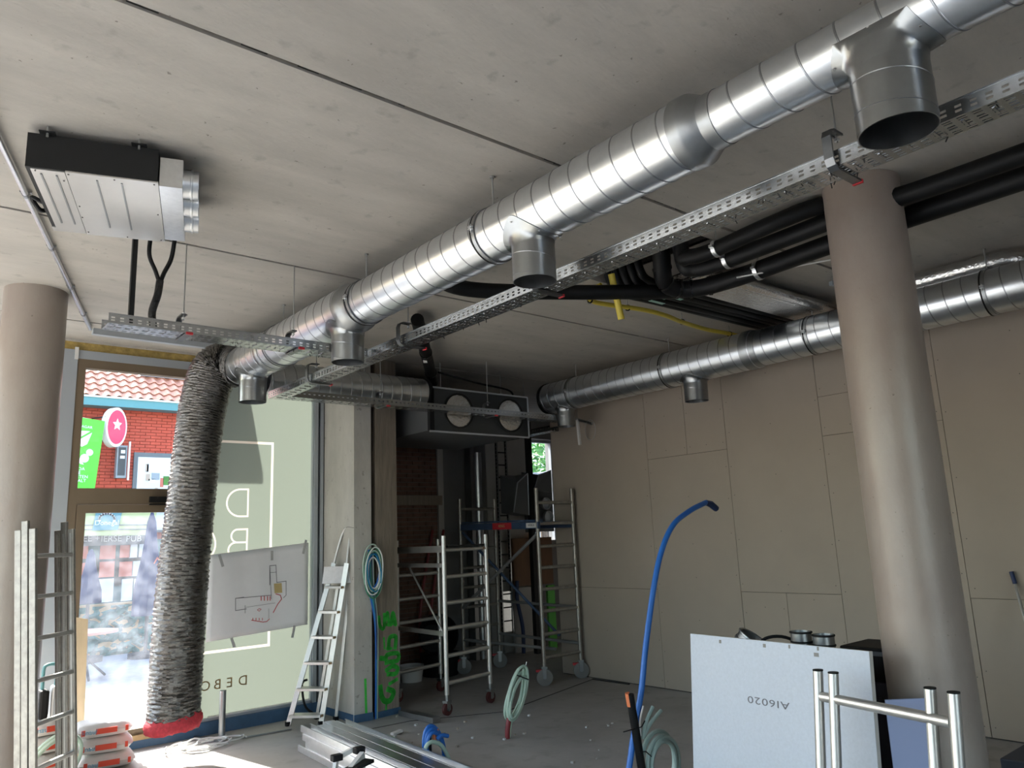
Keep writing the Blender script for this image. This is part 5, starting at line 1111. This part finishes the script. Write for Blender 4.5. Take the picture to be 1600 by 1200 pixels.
# folded work stool at the bottom edge
st = thing('folding_stool', 'folded light grey step stool with black hinges in front of the studs', 'stool', (2.6, 4.9, 0)); a, b, c, d = PY(505, 1215, 4.75), PY(526, 1185, 4.85), PY(556, 1168, 4.85), PY(566, 1178, 4.75)
e = PY(530, 1225, 4.55)
MB().bar(b, c, .022, .03).build('side_bar', 'white_plastic', st); MB().bar(V(a.x, a.y, 0), b, .022, .03).build('leg', 'white_plastic', st); MB().bar(d, e, .03, .03).build('side_bar', 'white_plastic', st); MB().bar(V(e.x, e.y, 0), e, .022, .03, EX).build('leg', 'white_plastic', st); MB().bar(V(d.x + .05, d.y + .05, 0), d, .022, .03, EX).build('leg', 'white_plastic', st)
for q in (b, (c + d) / 2): MB().obox(q + EZ * .005, EX * .035, EY * .025, EZ * .02).build('hinge', 'black_rubber', st, bevel=.006)
MB().bar(PY(535, 1208, 4.6), PY(578, 1188, 4.7), .07, .02).build('step_pad', 'black_rubber', st)
tag(MB().bar(PZ(628, 1113, .03), PZ(682, 1125, .03), .09, .05).build('threshold_profile', 'galv_dull'), 'short grey steel profile lying at the foot of the pier', 'profile')
for k in range(26):
    x, y = rr.uniform(590, 960), rr.uniform(1118, 1195); q = PZ(x, y, 0); s_ = rr.uniform(.006, .016)
    mb = MB().obox(q + EZ * s_ * .5, V(s_, s_ * .4, 0), V(-s_ * .3, s_ * .7, 0), EZ * s_ * .5)
    tag(mb.build('rubble_chip', rr.choice(['cast_concrete', 'plasterboard', 'white_plastic'])), 'small rubble chip scattered on the concrete floor', 'rubble', 'rubble chips on the floor')
pf = PZ(620, 1147, .0); tag(MB().obox(pf + EZ * .015, V(.06, .01, .005), V(0, .03, 0), EZ * .012).build('crumpled_film', 'white_plastic', bevel=.008), 'small crumpled clear film on the floor in front of the pier', 'film')

# ================================================================== SERVICE ROOM CLUTTER, PLAN SHEET, LOOSE WALL BITS
pl = thing('floor_plan', 'large creased floor plan sheet taped over the green window', 'paper', V(3.27, YF, .9)); yq = YF - .018
P4 = [V(2.72, yq, .865), V(3.80, yq, .93), V(3.80, yq, 1.80), V(2.72, yq, 1.715)]
vs = []; nx, nz = 20, 14; rp = random.Random(2)
for i in range(nx + 1):
    for j in range(nz + 1):
        u, v = i / nx, j / nz; p_ = P4[0].lerp(P4[1], u).lerp(P4[3].lerp(P4[2], u), v); cre = .006 * abs(math.sin(u * math.pi * 3)) + .003 * abs(math.sin(v * math.pi * 3)); vs.append(p_ - EY * (cre + rp.uniform(0, .0015)))
MB().add(vs, [(i * (nz + 1) + j, (i + 1) * (nz + 1) + j, (i + 1) * (nz + 1) + j + 1, i * (nz + 1) + j + 1) for i in range(nx) for j in range(nz)]).build('sheet', 'plan_paper', pl, smooth=True, ang=3, solid=.0006)
def pq(x, y): return PY(x, y, yq - .0115)
def line(pts, w, m_, name='drawn_line'): MB().stroke([pq(*p) for p in pts], w, -EY, .0006).build(name, m_, pl)
line([(421.5, 914), (421.5, 884), (431, 883), (432.5, 910), (447, 908), (447, 930), (443, 934)], .006, 'ink'); line([(421.5, 884), (424, 936)], .005, 'ink'); line([(368, 935), (424, 930)], .006, 'ink'); line([(368, 935), (368, 954), (385, 951.5)], .006, 'ink'); line([(383, 946), (383, 958)], .005, 'ink'); line([(368, 935), (381, 933)], .005, 'ink'); line([(384, 949), (430, 942)], .003, 'ink'); line([(421.5, 895), (431, 894)], .004, 'ink'); line([(420, 951), (420, 966)], .003, 'ink')
line([(393, 969), (411, 972), (417, 971), (421, 967)], .008, 'ink_red'); line([(431, 928), (438, 930), (440, 936), (434, 944), (427, 957)], .009, 'ink_red')
for x in (408, 413, 418, 422): line([(x, 932), (x, 938)], .010, 'ink_red')
for x in (395, 400, 405, 410): line([(x, 966), (x, 969)], .008, 'ink_red')
line([(402, 953), (405, 951), (408, 952), (405, 955), (402, 953)], .005, 'ink_red'); MB().slab([pq(428, 912), pq(440, 911), pq(441, 926), pq(429, 927)], -EY * .0005).build('drawn_patch', 'ink_ochre', pl)
for a, b in (((343, 868), (348, 884)), ((478, 845), (474, 864)), ((362, 998), (366, 1010)), ((460, 979), (457, 995)), ((425, 862), (425, 874))): MB().stroke([PY(*a, yq - .009), PY(*b, yq - .009)], .028, -EY, .0008).build('tape_strip', 'tape', pl)
# vertical cable ladder, shiny pipe, duct transitions
cl2 = thing('cable_ladder', 'vertical black perforated cable ladder on the service room wall', 'cable ladder', (7.9, 9.5, 0)); x0 = PY(780, 800, 9.5).x; x1 = PY(795, 800, 9.5).x
for x in (x0, x1):
    mb = MB(); perf(mb, (x, 9.5, .35), EZ, EY, 3.0, .05, .06, .02, [(.018, .032)]); mb.build('rail', 'unit_dark', cl2, solid=.003); MB().box(x - .01, x + .01, 9.495, 9.503, .35, 3.35).build('rail_edge', 'galv_dull', cl2)
for i in range(14): MB().box(x0, x1, 9.505, 9.52, .5 + i * .2, .52 + i * .2).build('rung', 'unit_dark', cl2)
MB().box(x0 + .01, x1 - .01, 9.51, 9.516, .35, .95).build('perforated_strip', 'galv_bright', cl2)
xs = PY(748, 800, 9.6).x; tag(MB().cyl((xs, 9.6, 0), (xs, 9.6, 3.1), .07, n=24).build('riser_pipe', 'galv', smooth=True), 'shiny vertical riser pipe in the service room', 'pipe')
tag(MB().box(xs - .17, xs - .1, 9.55, 9.7, .0, 3.2).build('riser_stud', 'galv_dull'), 'dull vertical steel stud left of the shiny riser pipe', 'stud')
xb = PY(830, 800, 9.3).x; tag(MB().box(xb - .04, xb + .04, 9.26, 9.34, 0, 3.6).build('steel_door_post', 'unit_dark'), 'dark steel post dividing the service room from its window', 'post')
for (a, b, zt_, zb_, lab) in ((800, 826, 740, 800, 'dark angled rectangular duct offset left of the steel post'), (833, 862, 735, 765, 'dark rectangular duct transition below the service room window')):
    y_ = 9.2 if a < 820 else 9.45; p_, q_ = PY(a, zt_, y_), PY(b, zb_, y_); o = thing('rectangular_duct', lab, 'duct', V((p_.x + q_.x) / 2, y_, q_.z)); w_ = q_.x - p_.x; h_ = p_.z - q_.z
    MB().hexa([(p_.x, y_, q_.z), (q_.x, y_, q_.z - .05), (q_.x, y_ + .3, q_.z - .05), (p_.x, y_ + .3, q_.z), (p_.x + w_ * .1, y_ - .08, p_.z - h_ * .25), (q_.x - w_ * .2, y_ - .08, p_.z), (q_.x, y_ + .3, p_.z), (p_.x, y_ + .3, p_.z)]).build('sheet_body', 'ahu_side', o)
    for s0, s1 in (((p_.x, y_ - .004, q_.z), (p_.x + w_ * .1, y_ - .088, p_.z - h_ * .25)), ((p_.x + w_ * .1, y_ - .088, p_.z - h_ * .25), (q_.x - w_ * .2, y_ - .088, p_.z)), ((q_.x, y_ - .004, q_.z - .05), (q_.x - w_ * .2, y_ - .088, p_.z))): MB().bar(s0, s1, .014, .014).build('flange', 'alu_profile', o)
pb0, pb1 = PY(834, 775, 9.5), PY(866, 830, 9.5)
bx_ = thing('collar_box', 'grey duct box with two round collars under the service room window', 'duct box', V((pb0.x + pb1.x) / 2, 9.5, pb1.z))
MB().box(pb0.x, pb1.x, 9.5, 9.75, pb1.z, pb0.z + .1).build('box', 'ahu_side', bx_)
for xp, yp_ in ((851, 787), (855, 808)): q = PY(xp, yp_, 9.48); MB().lathe(q, -EY, [(0, .10), (.05, .10), (.05, .092), (.0, .092)], 24).build('collar', 'galv_bright', bx_, smooth=True); MB().cyl(q - EY * .0, q - EY * .004, .09, n=24).build('collar_daylight', 'pane_white', bx_)  # white discs stand for the daylight seen through the open collars
tag(MB().box(PY(800, 850, 9.6).x, PY(862, 850, 9.6).x, 9.6, 9.64, 1.0, 1.75).build('brown_panel', 'wood_door'), 'brown timber panel behind the scaffold tower in the service room', 'panel')
tag(MB().box(PY(803, 950, 9.6).x, PY(850, 950, 9.6).x, 9.6, 9.64, 0, .98).build('pale_board', 'plain_wall'), 'pale panel below the brown one in the service room', 'panel')
tag(MB().box(PY(857, 950, 9.5).x, PY(868, 950, 9.5).x, 9.5, 9.54, 0, .98).build('lime_panel', 'lime_panel'), 'lime green panel behind the scaffold tower', 'panel')
tag(MB().tube(spline([V(x1 + .1, 9.4, .02), V(x1 + .12, 9.42, .4), V(x1 + .06, 9.45, .8), V(x1 + .07, 9.45, 1.1)], 6), .03, 10).build('blue_hose', 'dark_blue', smooth=True), 'dark blue hose hanging beside the cable ladder', 'hose')
bk_ = PZ(690, 1060, 0); by = 9.0; q = PY(688, 1045, by); bkt = thing('black_tub', 'black round tub with another tilted on top in the service room', 'tub', V(q.x, by, 0))
MB().lathe(V(q.x, by, 0), EZ, [(0, .01), (0, .24), (.28, .27), (.28, .25), (.02, .22)], 28).build('tub', 'black_rubber', bkt, smooth=True, ang=.6); MB().lathe(V(q.x - .05, by, .5), V(-.3, -.9, .25), [(-.2, .2), (.1, .27), (.11, .28), (.12, .27), (.1, .25), (-.18, .18), (-.2, .01)], 28).build('tilted_tub', 'black_rubber', bkt, smooth=True, ang=.6)
q = PY(643, 1030, 8.9); tag(MB().lathe(V(q.x, 8.9, 0), EZ, [(0, .01), (0, .13), (.2, .16), (.2, .15), (.02, .12)], 20).build('white_bucket', 'white_plastic', smooth=True, ang=.6), 'small grey-white bucket in the dark service room', 'bucket')
for xp, m_, lab in ((655, 'brown_red', 'dark red rod leaning on the brick wall'), (672, 'brown_red', 'curved dark red pipe leaning on the brick wall')):
    a, b = PY(xp, 1010, 9.5), PY(xp + 22, 830, 9.6); tag(MB().tube(spline([V(a.x, 9.45, 0), V(a.x + .03, 9.5, .8), V(b.x - .05, 9.58, b.z - .1), V(b.x, 9.62, b.z)], 6), .02, 8).build('leaning_pipe', m_, smooth=True), lab, 'pipe')
tag(MB().bar(PY(663, 700, 8.9) - V(0, 0, 0), PY(720, 697, 8.9), .02, .02).build('ceiling_wire', 'black_rubber'), 'black wire hanging under the air handling box in the service room', 'wire')
# conduit stub and wire loop next to the right duct end
ws = thing('wall_conduit', 'white conduit offcut and wire loop hanging below the right duct end', 'conduit', V(6.98, 6.75, 3.0)); a, b = PX(902, 656, 6.95), PX(906, 695, 6.95)
MB().bar(a, b, .03, .03, EX).build('conduit_piece', 'white_plastic', ws); MB().bar(PX(900, 655, 6.97), PX(925, 662, 6.97), .03, .03).build('crossbar', 'galv_dull', ws)
cw = PX(922, 668, 6.95); MB().tube([cw + EY * (.09 * math.cos(t)) + EZ * (.13 * math.sin(t) - .03) for t in [2 * math.pi * k / 24 for k in range(24)]], .0035, 6, closed=True).build('wire_loop', 'tape', ws)
MB().cyl(a, V(a.x, a.y, CE), .004, n=6).build('hanger_wire', 'rod_steel', ws)
